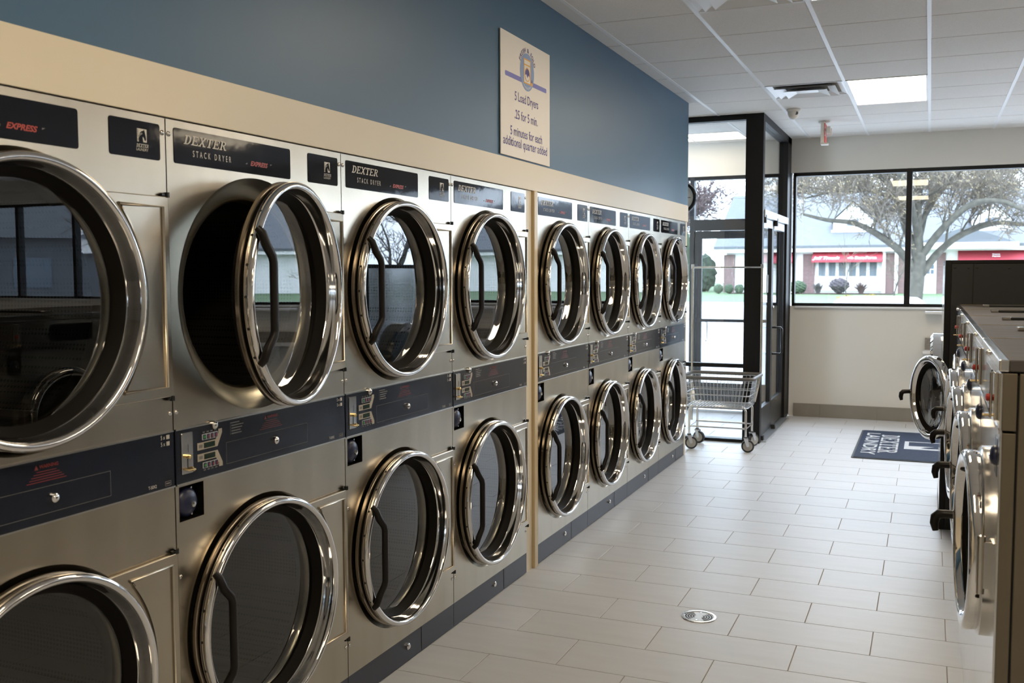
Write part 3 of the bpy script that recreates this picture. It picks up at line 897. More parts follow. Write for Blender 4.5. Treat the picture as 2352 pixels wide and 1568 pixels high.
def make_dryer(y, ang_u=0.0, ang_l=0.0):
    r = empty('stack_dryer', (0, y, 0))
    for k in ('cabinet',): link('cabinet', DM[k], r)
    for key, zc in (('up', ZU), ('lo', ZL)):
        p = link('front_panel', DM[key], r)
        link('door_collar', DM['bowl'], p, (0, CYD, zc))
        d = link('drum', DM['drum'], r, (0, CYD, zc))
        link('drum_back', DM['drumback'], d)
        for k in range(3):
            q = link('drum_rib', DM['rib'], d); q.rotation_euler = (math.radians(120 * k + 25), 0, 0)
    k = link('kick_panel', DM['kick'], r)
    link('kick_seam', DM['kickseam'], k)
    link('kick_lock', DM['klock'], k, (0, .462, .070))
    for z in (2.052, 1.253, .765, .235):
        link('screw', DM['screw'], r, (0, .013, z)); link('screw', DM['screw'], r, (0, DW - .013, z))
    b = link('control_panel', DM['band'], r)
    link('edge_trim', DM['trim'], b, (0, 0, ZNB + .002)); link('edge_trim', DM['trim'], b, (0, 0, ZNT - .002))
    for n in ('slot', 'slit', 'track', 'slider', 'tray', 'keylock', 'lock', 'instr', 'warn', 'wtri', 'basket', 'cert', 'outline'):
        link(DM[n].name.split('.')[0], DM[n], b)
    for key in ('dispU', 'dispL'):
        for sfx in ('', 'lcd', 'txt', 'row', 'cap', 'b0', 'b1', 'b2', 'b3', 'i0', 'i1', 'i2', 'i3'):
            me = DM[key + sfx]
            link(me.name.split('.')[0], me, b)
    cb = link('coin_box_recess', DM['cbox'], r)
    link('coin_box', DM['cdome'], cb); link('coin_lock', DM['ckey'], cb)
    link('coin_pin', DM['cpin'], cb, (-.012, .078, 1.018)); link('coin_pin', DM['cpin'], cb, (-.012, .078, .938))
    n = link('name_plate', DM['name'], r)
    for me in DTX['name']: link('lettering', me, n)
    n = link('logo_plate', DM['logo'], r)
    for k in ('lgsq', 'lghd', 'lgin', 'lgmane'): link(DM[k].name.split('.')[0], DM[k], n)
    for me in DTX['logo']: link('lettering', me, n)
    for me in DTX['band']: link('lettering', me, b)
    dryer_door(r, ZU, ang_u); dryer_door(r, ZL, ang_l)
    return r
RT, UP = (0, 1, 0), (0, 0, 1)
def slab_mesh(word, h, material, org, xs=1.0):
    o = slab_text(word, h, material, org, RT, UP, None, xs)
    me = o.data; bpy.data.objects.remove(o, do_unlink=True)
    return me
exg = MB().flat([(.352, 2.000), (.362, 2.000), (.362, 2.006)], 0, .0022).flat([(.480, 2.011), (.490, 2.011), (.480, 2.006)], 0, .0022).mesh('lettering', 'ink_grey')
DTX = {
    'name': [slab_mesh('DEXTER', .027, 'ink_light', (.0022, .165, 2.044), 1.18),
             text_mesh('STACK DRYER', .026, 'ink_light', (.0022, .196, 2.005), RT, UP, xs=.62, spacing=1.85, bold=.0002),
             text_mesh('EXPRESS', .020, 'ink_red', (.0022, .420, 2.004), RT, UP, xs=1.15, shear=.3, bold=.0007), exg],
    'logo': [slab_mesh('DEXTER', .0095, 'ink_light', (.0022, .813, 2.006), .78),
             text_mesh('LAUNDRY', .0105, 'ink_light', (.0022, .813, 1.995), RT, UP, xs=.92)],
    'band': [text_mesh('WARNING', .012, 'ink_dark_red', (.0048, .462, 1.181), RT, UP, bold=.0004),
             text_mesh('T-50X2', .013, 'ink_light', (.0048, .812, 1.053), RT, UP, xs=.8),
             text_mesh('5 x', .017, 'ink_light', (.0048, .857, 1.187), RT, UP, xs=.8),
             text_mesh('5 x', .017, 'ink_light', (.0048, .857, 1.168), RT, UP, xs=.8)],
}
DLAB = ['stainless stack dryer nearest the camera, cut off by the left edge of the picture',
        'stainless stack dryer whose upper round door stands ajar',
        'stainless stack dryer right behind the one whose upper door stands ajar',
        'stainless stack dryer just in front of the cream post',
        'stainless stack dryer just behind the cream post',
        'stainless stack dryer second behind the cream post',
        'stainless stack dryer third behind the cream post',
        'stainless stack dryer farthest away, at the end of the row by the laundry cart']
DY = [1.3155, 2.2212, 3.1269, 4.0326, 5.083, 5.9887, 6.8944, 7.8001]
for k, y in enumerate(DY):
    r = make_dryer(y, ang_u=math.radians(11.5) if k == 1 else 0.0)
    tag(r, DLAB[k], 'dryer', 'stack dryers along the blue wall')

# ------------------------------------------------------------------ washers opposite
WX, WY0, WP, WT = 2.172, 2.60, 0.836, 1.444
WCZ, WR = 0.905, 0.250
def washer_meshes():
    M = {}; P = WP; e = .002
    M['shell'] = MB().box(0.0, .005, e, P - e, .10, 1.268).mesh('front_panel', 'steel_mirror', bevel=.0015)
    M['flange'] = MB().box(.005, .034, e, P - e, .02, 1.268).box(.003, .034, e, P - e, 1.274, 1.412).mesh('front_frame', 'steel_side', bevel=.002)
    M['ctrl'] = MB().box(-.002, .003, e, P - e, 1.274, 1.412).mesh('control_panel', 'steel_mirror', bevel=.0015)
    M['rail'] = MB().box(-.004, .004, e, P - e, 1.266, 1.276).mesh('panel_rail', 'chrome')
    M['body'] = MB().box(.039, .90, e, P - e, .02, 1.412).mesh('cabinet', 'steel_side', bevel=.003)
    M['core'] = MB().box(.030, .042, .012, P - .012, .03, 1.405).mesh('inner_frame', 'black')
    M['toe'] = MB().box(.000, .005, e, P - e, .0, .097).mesh('toe_panel', 'steel_mirror', bevel=.002)
    M['lid'] = MB().box(.016, .90, e, P - e, 1.416, WT).mesh('top_lid', 'steel_top', bevel=.003)
    M['lidedge'] = MB().box(-.006, .016, e, P - e, 1.415, WT).mesh('lid_lip', 'steel_mirror', bevel=.004)
    M['lidlock'] = MB().lathe([(-.006, .008), (-.010, .008), (-.014, .006), (-.016, .001)], (0, P * .5, 1.430), 0, 18).mesh('lid_lock', 'chrome_soft', smooth=40)
    M['seam'] = MB().box(.016, .90, P - .004, P + .002, WT - .001, WT + .0015).mesh('lid_seam', 'brass')
    M['slot'] = MB().box(.16, .60, P * .52, P * .52 + .035, WT, WT + .012).mesh('vent_slot', 'black', bevel=.003)
    M['slotcap'] = MB().box(.125, .16, P * .52 - .01, P * .52 + .045, WT, WT + .014).mesh('vent_fitting', 'chrome_soft', bevel=.003)
    # coin chute with red button
    yk = .12
    M['chute'] = MB().box(-.010, -.002, yk - .028, yk + .028, 1.285, 1.405).mesh('coin_plate', 'chrome_soft', bevel=.002)
    M['rods'] = MB().tube([(-.016, yk - .012, 1.29), (-.016, yk - .012, 1.402)], .003, 8).tube([(-.016, yk + .012, 1.29), (-.016, yk + .012, 1.402)], .003, 8).tube([(-.016, yk - .012, 1.402), (-.010, yk + .012, 1.402)], .003, 8).mesh('coin_rods', 'chrome_soft', smooth=50)
    M['red'] = MB().lathe([(-.010, .0085), (-.018, .0095), (-.026, .0095), (-.029, .001)], (0, yk, 1.340), 0, 18).mesh('coin_button', 'red_knob', smooth=40)
    M['tee'] = MB().tube([(-.004, yk, 1.296), (-.034, yk, 1.296)], .0035, 8).tube([(-.03, yk - .016, 1.296), (-.03, yk + .016, 1.296)], .0028, 8).mesh('coin_return', 'brass', smooth=50)
    M['recess'] = MB().box(-.001, .03, .07, .16, 1.145, 1.245).mesh('coin_box_recess', 'black_gloss', bevel=.004)
    M['dome'] = MB().lathe([(-.001, .026), (-.006, .0255), (-.012, .020), (-.015, .010), (-.0155, .001)], (0, .115, 1.195), 0, 28).mesh('coin_box', 'navy_knob', smooth=50)
    M['dkey'] = MB().lathe([(-.039, .010), (-.044, .009), (-.045, .001)], (.028, .118, 1.193), 0, 12).mesh('coin_lock', 'chrome', smooth=40)
    M['bump'] = MB().lathe([(0, .022), (-.012, .020), (-.028, .012), (-.030, .001)], (0, .07, .600), 0, 16).mesh('bumper', 'rubber', smooth=40)
    M['disp'] = MB().box(-.004, -.001, .34, .62, 1.30, 1.39).mesh('display', 'navy', bevel=.001)
    # door in hinge frame: hinge line at y=0 near side, leaf towards +y
    c = (0, WR + .045, 0)
    M['ring'] = MB().lathe([(-.010, .246), (-.044, .250), (-.054, .247), (-.059, .240), (-.060, .230), (-.058, .218), (-.053, .213), (-.040, .211), (-.036, .208)], c, 0, 72).mesh('door', 'chrome', smooth=50, recalc=False)
    M['ringback'] = MB().lathe([(-.010, .246), (-.008, .20), (-.016, .19)], c, 0, 72).mesh('door_back', 'chrome_soft', smooth=40)
    M['gask'] = MB().lathe([(-.038, .211), (-.034, .206), (-.022, .196), (-.018, .180), (-.026, .168)], c, 0, 48).mesh('gasket', 'rubber', smooth=40)
    M['wglass'] = MB().lathe([(-.026, .175), (-.020, .150), (-.012, .12), (-.006, .07), (-.004, .002)], c, 0, 48).mesh('door_glass', 'washer_glass', smooth=60)
    M['frame'] = MB().lathe([(0, .262), (-.018, .262), (-.024, .254), (-.024, .20), (.03, .19)], (0, WP / 2, WCZ), 0, 72).mesh('door_frame', 'chrome_soft', smooth=40)
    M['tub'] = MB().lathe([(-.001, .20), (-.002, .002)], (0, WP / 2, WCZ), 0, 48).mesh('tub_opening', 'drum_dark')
    M['hinge'] = MB().tube([(-.034, .026, -.075), (-.034, .026, .075)], .010, 12).box(-.014, -.0, -.028, .030, -.07, .07).box(-.034, -.010, .018, .026, -.06, .06).mesh('hinge', 'chrome_soft', smooth=40)
    hy = c[1] + WR - .012
    M['lever'] = MB().tube([(-.056, hy, .008), (-.080, hy + .003, .008), (-.098, hy + .006, .006), (-.108, hy + .008, -.004), (-.111, hy + .008, -.024), (-.107, hy + .006, -.046)], [.013, .0135, .0145, .0145, .013, .009], 10).mesh('handle', 'handle_black', smooth=50)
    M['stem'] = MB().lathe([(-.050, .015), (-.060, .0145)], (0, hy, .008), 0, 14, cap1=True).mesh('handle_stem', 'chrome_soft', smooth=40)
    return M
WM = washer_meshes()
def make_washer(y, ang):
    r = empty('front_load_washer', (WX, y, 0))
    for k in ('shell', 'flange', 'ctrl', 'rail', 'body', 'core', 'toe', 'lid', 'lidedge', 'lidlock', 'seam', 'slot', 'slotcap', 'frame', 'tub', 'bump', 'disp'):
        link(WM[k].name.split('.')[0], WM[k], r)
    p = link('coin_plate', WM['chute'], r)
    for k in ('rods', 'red', 'tee'): link(WM[k].name.split('.')[0], WM[k], p)
    p = link('coin_box_recess', WM['recess'], r)
    for k in ('dome', 'dkey'): link(WM[k].name.split('.')[0], WM[k], p)
    d = link('door', WM['ring'], r, (.010, WP / 2 - WR - .045, WCZ))
    d.rotation_euler = (0, 0, ang)
    for k in ('ringback', 'gask', 'wglass', 'hinge', 'lever', 'stem'): link(WM[k].name.split('.')[0], WM[k], d)
    return r
WLAB = ['stainless front load washer nearest the camera at the right edge of the picture',
        'stainless front load washer second from the right edge of the picture',
        'stainless front load washer in the middle of the row of five',
        'stainless front load washer next to the one with its door wide open',
        'stainless front load washer with its round door wide open, against the black panel']
for k in range(5):
    r = make_washer(WY0 + k * WP, math.radians((3.4, 2.8, 3.6, 3.0, 24)[k]))
    tag(r, WLAB[k], 'washer', 'front load washers facing the dryers')

# tall machine with the black side
bx_, by_ = 2.098, 6.80
r = empty('large_washer', (bx_, by_, 0))
MB().box(.03, 1.15, .004, 1.10, .0, 1.70).build('cabinet', 'black', r)
MB().box(0, .035, 0, 1.10, 0, 1.722).build('front_frame', 'frame_black', r, bevel=.003)
MB().box(.035, 1.15, 0, 1.10, 1.70, 1.722).build('top_frame', 'frame_black', r, bevel=.003)
mat('black_panel', (0.021, 0.021, 0.022), .6, 0, .35)
for a, b in ((.037, .158), (.161, .90), (.903, 1.15)):
    MB().box(a, b, 0.0, .006, .02, 1.698).build('side_panel', 'black_panel', r, bevel=.002)
riv = MB().lathe([(0, .006), (-.003, .005), (-.004, .001)], (0, 0, 0), 1, 10).mesh('rivet', 'black')
for x, z in ((.055, 1.675), (.13, 1.675), (.18, 1.675), (.36, 1.672), (.055, 1.33), (.055, .98), (.055, .62), (.055, .25)):
    link('rivet', riv, r, (x, 0, z))
MB().box(-.002, .0, .03, 1.07, .12, 1.69).build('front_panel', 'steel_mirror', r)
MB().lathe([(-.002, .33), (-.06, .33), (-.075, .31), (-.06, .27), (-.03, .25)], (0, .55, .90), 0, 64).build('door', 'chrome', r, smooth=50)
MB().lathe([(-.03, .255), (-.03, .002)], (0, .55, .90), 0, 48).build('door_glass', 'black_gloss', r)
tag(r, 'tall washer with plain black side panel behind the row of washers', 'washer')

# ------------------------------------------------------------------ laundry cart
def cart():
    r = empty('laundry_cart', (.235, 9.25, 0))
    ox, oy = .235, 9.25
    L = lambda x, y, z: (x - ox, y - oy, z)
    xs4 = (-.035, .488); ys4 = (9.07, 9.42)
    for x in xs4:
        for y in ys4:
            sx = 1 if x < .2 else -1
            MB().tube([L(x, y, .13), L(x, y, .37), L(x + sx * .012, y, .40), L(x + sx * .035, y, .415)], .0105, 10).build('leg', 'chrome', r, smooth=50)
            cs = empty('caster', (x - ox, y - oy, 0)); cs.parent = r
            cs.rotation_euler = (0, 0, {(0, 0): .25, (1, 0): .15, (0, 1): -.3, (1, 1): .9}[(x > .2, y > 9.2)])
            MB().lathe([(-.014, .054), (-.012, .058), (.012, .058), (.014, .054)], (0.02, 0, .058), 1, 24, cap0=True, cap1=True).build('tire', 'tire', cs, smooth=40)
            MB().lathe([(-.0165, .043), (.0165, .043)], (.02, 0, .058), 1, 20, cap0=True, cap1=True).build('wheel', 'wheel_grey', cs, smooth=40)
            MB().prism([(-.018, .132), (.022, .132), (.034, .058), (.012, .050)], 1, -.024, -.020).prism([(-.018, .132), (.022, .132), (.034, .058), (.012, .050)], 1, .020, .024).box(-.018, .022, -.024, .024, .126, .134).build('fork', 'wire', cs)
            MB().lathe([(.134, .018), (.142, .018)], (0, 0, 0), 2, 14, cap0=True, cap1=True).build('swivel', 'black', cs)
    for y in ys4:
        MB().tube([L(xs4[0], y, .215), L(xs4[1], y, .215)], .008, 8).build('lower_rail', 'chrome', r, smooth=50)
    for x in xs4:
        MB().tube([L(x, ys4[0], .215), L(x, ys4[1], .215)], .008, 8).build('lower_rail', 'chrome', r, smooth=50)
    # wire basket
    x0, x1, y0, y1, zb = -.06, .505, 9.04, 9.45, .405
    X0, X1_, Y0_, Y1_, zt = -.105, .553, 8.99, 9.505, .665
    mb = MB()
    def lerp(a, b, t): return a + (b - a) * t
    def loop(t, rr):
        a, b, c, d = lerp(x0, X0, t), lerp(x1, X1_, t), lerp(y0, Y0_, t), lerp(y1, Y1_, t)
        z = lerp(zb, zt, t)
        pts = [L(px, py, z) for px, py in rrect(a, b, c, d, .05, 4)]
        mb.tube(pts, rr, 6, closed=True)
    for t, rr in ((0, .005), (.22, .0022), (.45, .0045), (.72, .0022), (1, .005)): loop(t, rr)
    n = 17
    for k in range(n + 1):
        t = k / n
        xa, xb = lerp(x0 + .03, x1 - .03, t), lerp(X0 + .03, X1_ - .03, t)
        mb.tube([L(xb, Y0_, zt), L(xa, y0, zb), L(xa, y1, zb), L(xb, Y1_, zt)], .0021, 5)
    for k in range(9):
        t = k / 8
        ya, yb = lerp(y0 + .03, y1 - .03, t), lerp(Y0_ + .03, Y1_ - .03, t)
        mb.tube([L(X0, yb, zt), L(x0, ya, zb), L(x1, ya, zb), L(X1_, yb, zt)], .0021, 5)
    mb.build('wire_basket', 'wire', r, smooth=60)
    MB().tube([L(px, py, .679) for px, py in rrect(X0 - .008, X1_ + .008, Y0_ - .008, Y1_ + .008, .06, 6)], .017, 10, closed=True).build('bumper_rim', 'vinyl_grey', r, smooth=60)
    for x in (-.118, .545):
        xx = max(x, -.118)
        MB().tube([L(xx + .02, 9.45, .215), L(xx, 9.535, .62), L(xx, 9.535, 1.72)] if x < 0 else [L(.505, 9.44, .42), L(.53, 9.52, .60), L(xx, 9.535, .70), L(xx, 9.535, 1.72)], .0115, 10).build('pole', 'chrome_soft', r, smooth=50)
    MB().tube([L(-.118, 9.535, 1.695), L(.545, 9.535, 1.695)], .009, 10).build('hanging_bar', 'chrome', r, smooth=50)
    MB().box(-.118 - ox - .014, -.118 - ox + .014, 9.535 - oy - .014, 9.535 - oy + .014, 1.685, 1.725).build('bar_bracket', 'wire', r, bevel=.003)
    MB().box(.545 - ox - .014, .545 - ox + .014, 9.535 - oy - .014, 9.535 - oy + .014, 1.685, 1.725).build('bar_bracket', 'wire', r, bevel=.003)
    tag(r, 'chrome wire laundry cart with hanging bar in front of the entrance glazing', 'laundry cart')
cart()

# ------------------------------------------------------------------ floor mat, drain, wall shelves
mx0, mx1, my0, my1 = 1.400, 2.33, 9.145, 10.77
r = empty('floor_mat', ((mx0 + mx1) / 2, (my0 + my1) / 2, 0))
hx, hy_ = (mx1 - mx0) / 2, (my1 - my0) / 2
MB().prism(rrect(-hx, hx, -hy_, hy_, .02), 2, .0, .008).build('rubber_edge', 'tire', r, bevel=.002)
MB().prism(rrect(-hx + .018, hx - .018, -hy_ + .018, hy_ - .018, .012), 2, .008, .0115).build('pile', 'mat_navy', r)
zt_ = .0126
RM, UM = (0, -1, 0), (1, 0, 0)
slab_text('DEXTER', .165, 'mat_white', (-.175, .0, zt_), RM, UM, r, 1.10, sh=0.0)
t_ = text('LAUNDRY', .175, 'mat_white', (-.345, .0, zt_), RM, UM, r, xs=1.55, bold=.003)
# emblem
s0 = .42; ex0, ez0 = -.040, .33
def E_(q): return [(ex0 + b * s0, ez0 - .12 - a * s0 * 1.05) for a, b in q]
MB().holed(E_([(0, 0), (1, 0), (1, 1), (0, 1)]), [E_([(.07, .09), (.93, .09), (.93, .93), (.07, .93)])], 2, zt_).build('emblem_frame', 'mat_white', r)
MB().flat(E_([(.60, .09), (.93, .09), (.93, .93), (.80, .93), (.86, .50), (.80, .34), (.70, .42), (.58, .62)]), 2, zt_ + .0003).build('emblem_head', 'mat_white', r)
tag(r, 'navy logo floor mat with white lettering under the front window', 'floor mat')

r = empty('floor_drain', (1.025, 4.612, 0))
MB().lathe([(0, .084), (.003, .083), (.0035, .072), (.0015, .070)], (0, 0, 0), 2, 40).build('rim', 'chrome_soft', r, smooth=40)
MB().lathe([(.0012, .071), (.0012, .001)], (0, 0, 0), 2, 40).build('grate', 'grate_steel', r)
for s in (0, 180):
    for k, rr in enumerate((.018, .030, .042, .054)):
        mb = MB()
        a0, a1 = math.radians(s - 62), math.radians(s + 62)
        cxx = (.008 if s == 0 else -.008)
        o_ = circ(cxx, 0, rr + .0035, 14, a0, a1); i_ = circ(cxx, 0, rr - .0035, 14, a0, a1)
        for q in range(14):
            mb.flat([i_[q], o_[q], o_[q + 1], i_[q + 1]], 2, .0018)
        mb.build('slot', 'black', r, recalc=False)
for a in (90, 270):
    MB().lathe([(.001, .005), (.003, .004)], (0, .052 * math.sin(math.radians(a)), 0), 2, 10, cap1=True).build('screw', 'chrome', r)
tag(r, 'round metal floor drain set in the pale tiles', 'floor drain')

def wall_shelf(z, x0, dep, label, splash):
    r = empty('wall_shelf', (x0, YB, z))
    MB().box(0, 2.2, -dep, 0, -.028, 0).build('board', 'shelf_white', r, bevel=.004)
    for x in (.25, 1.1, 1.95):
        MB().prism([(-.002, -.028), (-dep * .8, -.028), (-.002, -.22)], 0, x, x + .02).build('bracket', 'shelf_white', r)
    if splash:
        MB().box(0.02, 2.2, -.022, 0, 0, .13).build('backsplash', 'granite', r, bevel=.002)
    tag(r, label, 'shelf', 'white wall shelves under the window')
wall_shelf(1.222, 1.97, .16, 'upper white wall shelf under the front window beside the black machine', False)
wall_shelf(.800, 1.955, .28, 'lower white wall shelf with grey back strip beside the black machine', True)

# ------------------------------------------------------------------ outside: ground
g = MB().add([(-60, YB + .2, -.16), (80, YB + .2, -.16), (80, 41, -.15), (-60, 41, -.15)], [(0, 1, 2, 3)]).build('parking_lot', 'asphalt'); struct(g)
g = MB().add([(-60, 41, -.15), (80, 41, -.15), (80, 49.5, .02), (-60, 49.5, .02)], [(0, 1, 2, 3)]).build('street', 'road'); struct(g)
struct(MB().box(-60, 80, 36.5, 36.7, -.15, -.06).build('kerb', 'kerb'))
struct(MB().box(-60, 80, 49.5, 49.75, -.05, .12).build('kerb', 'kerb'))
g = MB().add([(-60, 49.7, .10), (80, 49.7, .10), (80, 66, .30), (-60, 66, .30), (80, 120, .30), (-60, 120, .30)], [(0, 1, 2, 3), (3, 2, 4, 5)]).build('lawn', 'grass'); struct(g)
struct(MB().box(-9.6, 0.0, 62.2, 64.6, .25, .31).build('planting_bed', 'mulch'))

# ------------------------------------------------------------------ the long building across the street
BY = 65.0
r = empty('shop_building', (0, BY, .2))
def bp(name, material, mb, parent=None): 
    o = mb.build(name, material, parent or r)
    if parent is None: o.location = (0, 0, 0)
    return o
Z = lambda z: z - .2
# wall body
bp('wall', 'bldg_white', MB().box(-10.3, 30, .05, 14, 0, Z(3.1)))
for a, b in ((-10.44, -9.73), (-5.43, -4.71), (-.52, .02), (.18, .95), (2.39, 2.87), (7.2, 8.0), (12.5, 13.3), (17, 18), (24, 25)):
    bp('brick_pier', 'brick', MB().box(a, b, -.10, .10, 0, Z(2.75)))
bp('downspout', 'bldg_white', MB().tube([(-10.56, -.12, 0), (-10.56, -.12, Z(2.5)), (-10.75, -.3, Z(2.75)), (-10.75, -.3, Z(3.1))], .06, 6))
for x in (-.62, .10, 1.05):
    bp('column', 'bldg_white', MB().box(x - .10, x + .10, -.22, -.02, 0, Z(2.95)))
bp('fascia', 'bldg_white', MB().box(-11, 30.5, -.62, .1, Z(3.02), Z(3.28)))
bp('soffit', 'bldg_white', MB().box(-11, 30.5, -.62, .1, Z(2.86), Z(3.02)))
bp('roof', 'shingle', MB().prism([(-.70, Z(3.26)), (6.3, Z(7.0)), (14.7, Z(3.26)), (14.7, Z(3.1)), (-.70, Z(3.1))], 0, -11, 30.5))
# shop window: six curtained panes
for k in range(6):
    x = -4.50 + k * .608
    wf = bp('window', 'bldg_white', MB().box(x - .04, x + .50, -.02, .06, Z(1.28), Z(2.26)))
    bp('curtain_pane', 'curtain', MB().box(x + .02, x + .43, -.05, -.02, Z(1.34), Z(2.24)), wf)
bp('stall_riser', 'bldg_white', MB().box(-4.7, -.72, -.08, .06, Z(.42), Z(1.26)))
def awning(x0, x1, zt, zb):
    P = [(-.05, zt), (-.95, zb + .12), (-.95, zb), (-.05, zb)]
    return bp('awning', 'awning_red', MB().prism([(a, Z(b)) for a, b in P], 0, x0, x1))
aw = awning(-4.82, -.69, 2.88, 2.20)
def awtext(body, size, x, al='LEFT', xs=1.0, sh=0.0, z=2.37):
    # lettering lies on the sloping valance of the awning
    up = Vector((0, .90, .56)).normalized()
    n = Vector((0, -.56, .90)).normalized()
    org = Vector((x, -.95 + (z - 2.32) * 1.607, Z(z))) + n * .012
    t = text(body, size, 'awning_white', org, (1, 0, 0), up, aw, align=al, xs=xs, shear=sh, bold=.012)
awtext('Jeff Traudt', .44, -4.72, xs=.80, sh=.25, z=2.46)
awtext('StateFarm', .42, -2.28, xs=.73, z=2.46)
for k, (dx, dz) in enumerate(((0, .0), (.12, .09), (.18, -.02))):
    q = [(-2.62 + dx + .085 * math.cos(t), .075 * math.sin(t) + dz) for t in [i * math.pi / 8 for i in range(16)]]
    up = Vector((0, .90, .56)).normalized(); n = Vector((0, -.56, .90)).normalized()
    base = Vector((0, -.95 + (2.45 - 2.32) * 1.607, Z(2.45))) + n * .014
    MB().add([Vector((a, 0, 0)) + base + up * b for a, b in q], [tuple(range(16))]).build('emblem_oval', 'awning_white', aw, recalc=False)
aw2 = awning(3.52, 8.4, 2.86, 2.16)
for s_, z_ in (('State', 2.52), ('Farm', 2.40)):
    up = Vector((0, .90, .56)).normalized()
    text(s_, .2, 'awning_white', (5.55, -.80 + (z_ - 2.40) * 1.5, Z(z_) + .10), (1, 0, 0), up, aw2, bold=.006)
awning(-8.9, -5.9, 2.86, 2.16)
awning(9.2, 12.0, 2.86, 2.16)
# white door with a nine light window
d = bp('entrance_door', 'bldg_white', MB().box(1.49, 2.36, -.06, .06, 0, Z(2.45)))
bp('door_glazing', 'pane_dark', MB().box(1.62, 2.22, -.075, -.06, Z(1.47), Z(2.30)), d)
for k in range(1, 3):
    bp('glazing_bar', 'bldg_white', MB().box(1.62 + .2 * k - .02, 1.62 + .2 * k + .02, -.09, -.07, Z(1.47), Z(2.30)), d)
    bp('glazing_bar', 'bldg_white', MB().box(1.62, 2.22, -.09, -.07, Z(1.47) + .277 * k - .02, Z(1.47) + .277 * k + .02), d)
# gabled porch
bp('porch_gable', 'shingle', MB().add([(1.2, -1.1, Z(3.3)), (3.9, -1.1, Z(4.25)), (6.6, -1.1, Z(3.3)), (1.2, 2.5, Z(3.3)), (3.9, 2.5, Z(4.25)), (6.6, 2.5, Z(3.3))], [(0, 1, 4, 3), (1, 2, 5, 4), (0, 2, 1)]))
bp('porch_beam', 'bldg_white', MB().box(1.1, 6.7, -1.2, -.9, Z(2.95), Z(3.32)))
# dormers
def dormer(x0, x1, zb, ze, zp):
    xm = (x0 + x1) / 2
    dm = bp('dormer', 'bldg_white', MB().prism([(x0, Z(zb)), (x1, Z(zb)), (x1, Z(ze)), (xm, Z(zp)), (x0, Z(ze))], 1, .9, 5.0))
    mb = MB()
    for s, xa in ((-1, x0), (1, x1)):
        mb.add([(xa + s * .18, .72, Z(ze) - .10), (xm, .72, Z(zp) + .10), (xm, 5.4, Z(zp) + .10), (xa + s * .18, 5.4, Z(ze) - .10)], [(0, 1, 2, 3)])
    bp('dormer_roof', 'shingle', mb, dm)
    bp('dormer_window', 'pane_dark', MB().box(xm - .35, xm + .35, .86, .90, Z(zb) + .35, Z(zb) + .75), dm)
    bp('dormer_sill', 'bldg_white', MB().box(x0 - .1, x1 + .1, .80, .92, Z(zb) - .05, Z(zb) + .10), dm)
dormer(-3.73, -1.36, 4.15, 4.85, 5.98)
dormer(4.25, 6.40, 4.05, 4.75, 5.70)
dormer(11.5, 13.7, 4.05, 4.75, 5.85)
dormer(18.5, 20.7, 4.05, 4.75, 5.85)
dormer(-9.2, -7.2, 4.10, 4.8, 5.9)
tag(r, 'long white and brick shop building with grey roof, dormers and red awnings across the street', 'building')

# ------------------------------------------------------------------ trees and shrubs
rnd = random.Random(7)
MINR = .012
def grow(mb, tw, p, d, L, rad, depth, spread=.55, buds=None):
    """a crooked branch that keeps forking; thick ones into mb, twigs into tw"""
    n = 4 if depth > 1 else 3
    pts = [p]; q = Vector(p); dd = Vector(d).normalized(); step = L / n; kids = []
    for i in range(n):
        dd = (dd + Vector((rnd.gauss(0, .16), rnd.gauss(0, .16), rnd.gauss(.03, .13)))).normalized()
        q = q + dd * step
        pts.append(q.copy())
        kids.append((q.copy(), dd.copy(), i))
    rad = max(rad, MINR)
    tgt = mb if rad > .03 else tw
    tgt.tube(pts, [rad * (1 - .55 * i / n) for i in range(n + 1)], 6 if rad > .08 else (4 if rad > .03 else 3), cap=False)
    if buds is not None and depth == 0 and rnd.random() < .22:
        for c in pts[1:]:
            b = .03
            buds.add([c + Vector((b, 0, 0)), c + Vector((-b, 0, b)), c + Vector((0, b, b)), c + Vector((0, 0, -b))], [(0, 1, 2), (0, 2, 3), (0, 3, 1), (1, 3, 2)])
    if depth <= 0: return
    for q, dd, i in kids:
        for s in range(2 if (i == n - 1 or rnd.random() < .45) else 1):
            a = Vector((rnd.gauss(0, 1), rnd.gauss(0, 1), rnd.gauss(.15, 1))).normalized()
            nd = (dd * (1 - spread * .6) + a * spread).normalized()
            grow(mb, tw, q, nd, L * rnd.uniform(.50, .72), rad * (1 - .55 * (i + 1) / n) * rnd.uniform(.50, .68), depth - 1, spread, buds)

def finish_tree(name, base, mb, tw, bud, label, bark='bark', twig='twig', group=None):
    r = empty(name, base)
    off = -Vector(base)
    for part, m_, mt in (('trunk', mb, bark), ('twigs', tw, twig), ('buds', bud, 'bud')):
        if m_ is None or not m_.v: continue
        m_.v = [tuple(Vector(v) + off) for v in m_.v]
        o = m_.build(part, mt, r, smooth=70 if part == 'trunk' else None, recalc=False)
        if part != 'trunk': o['kind'] = 'stuff'
    tag(r, label, 'tree', group)
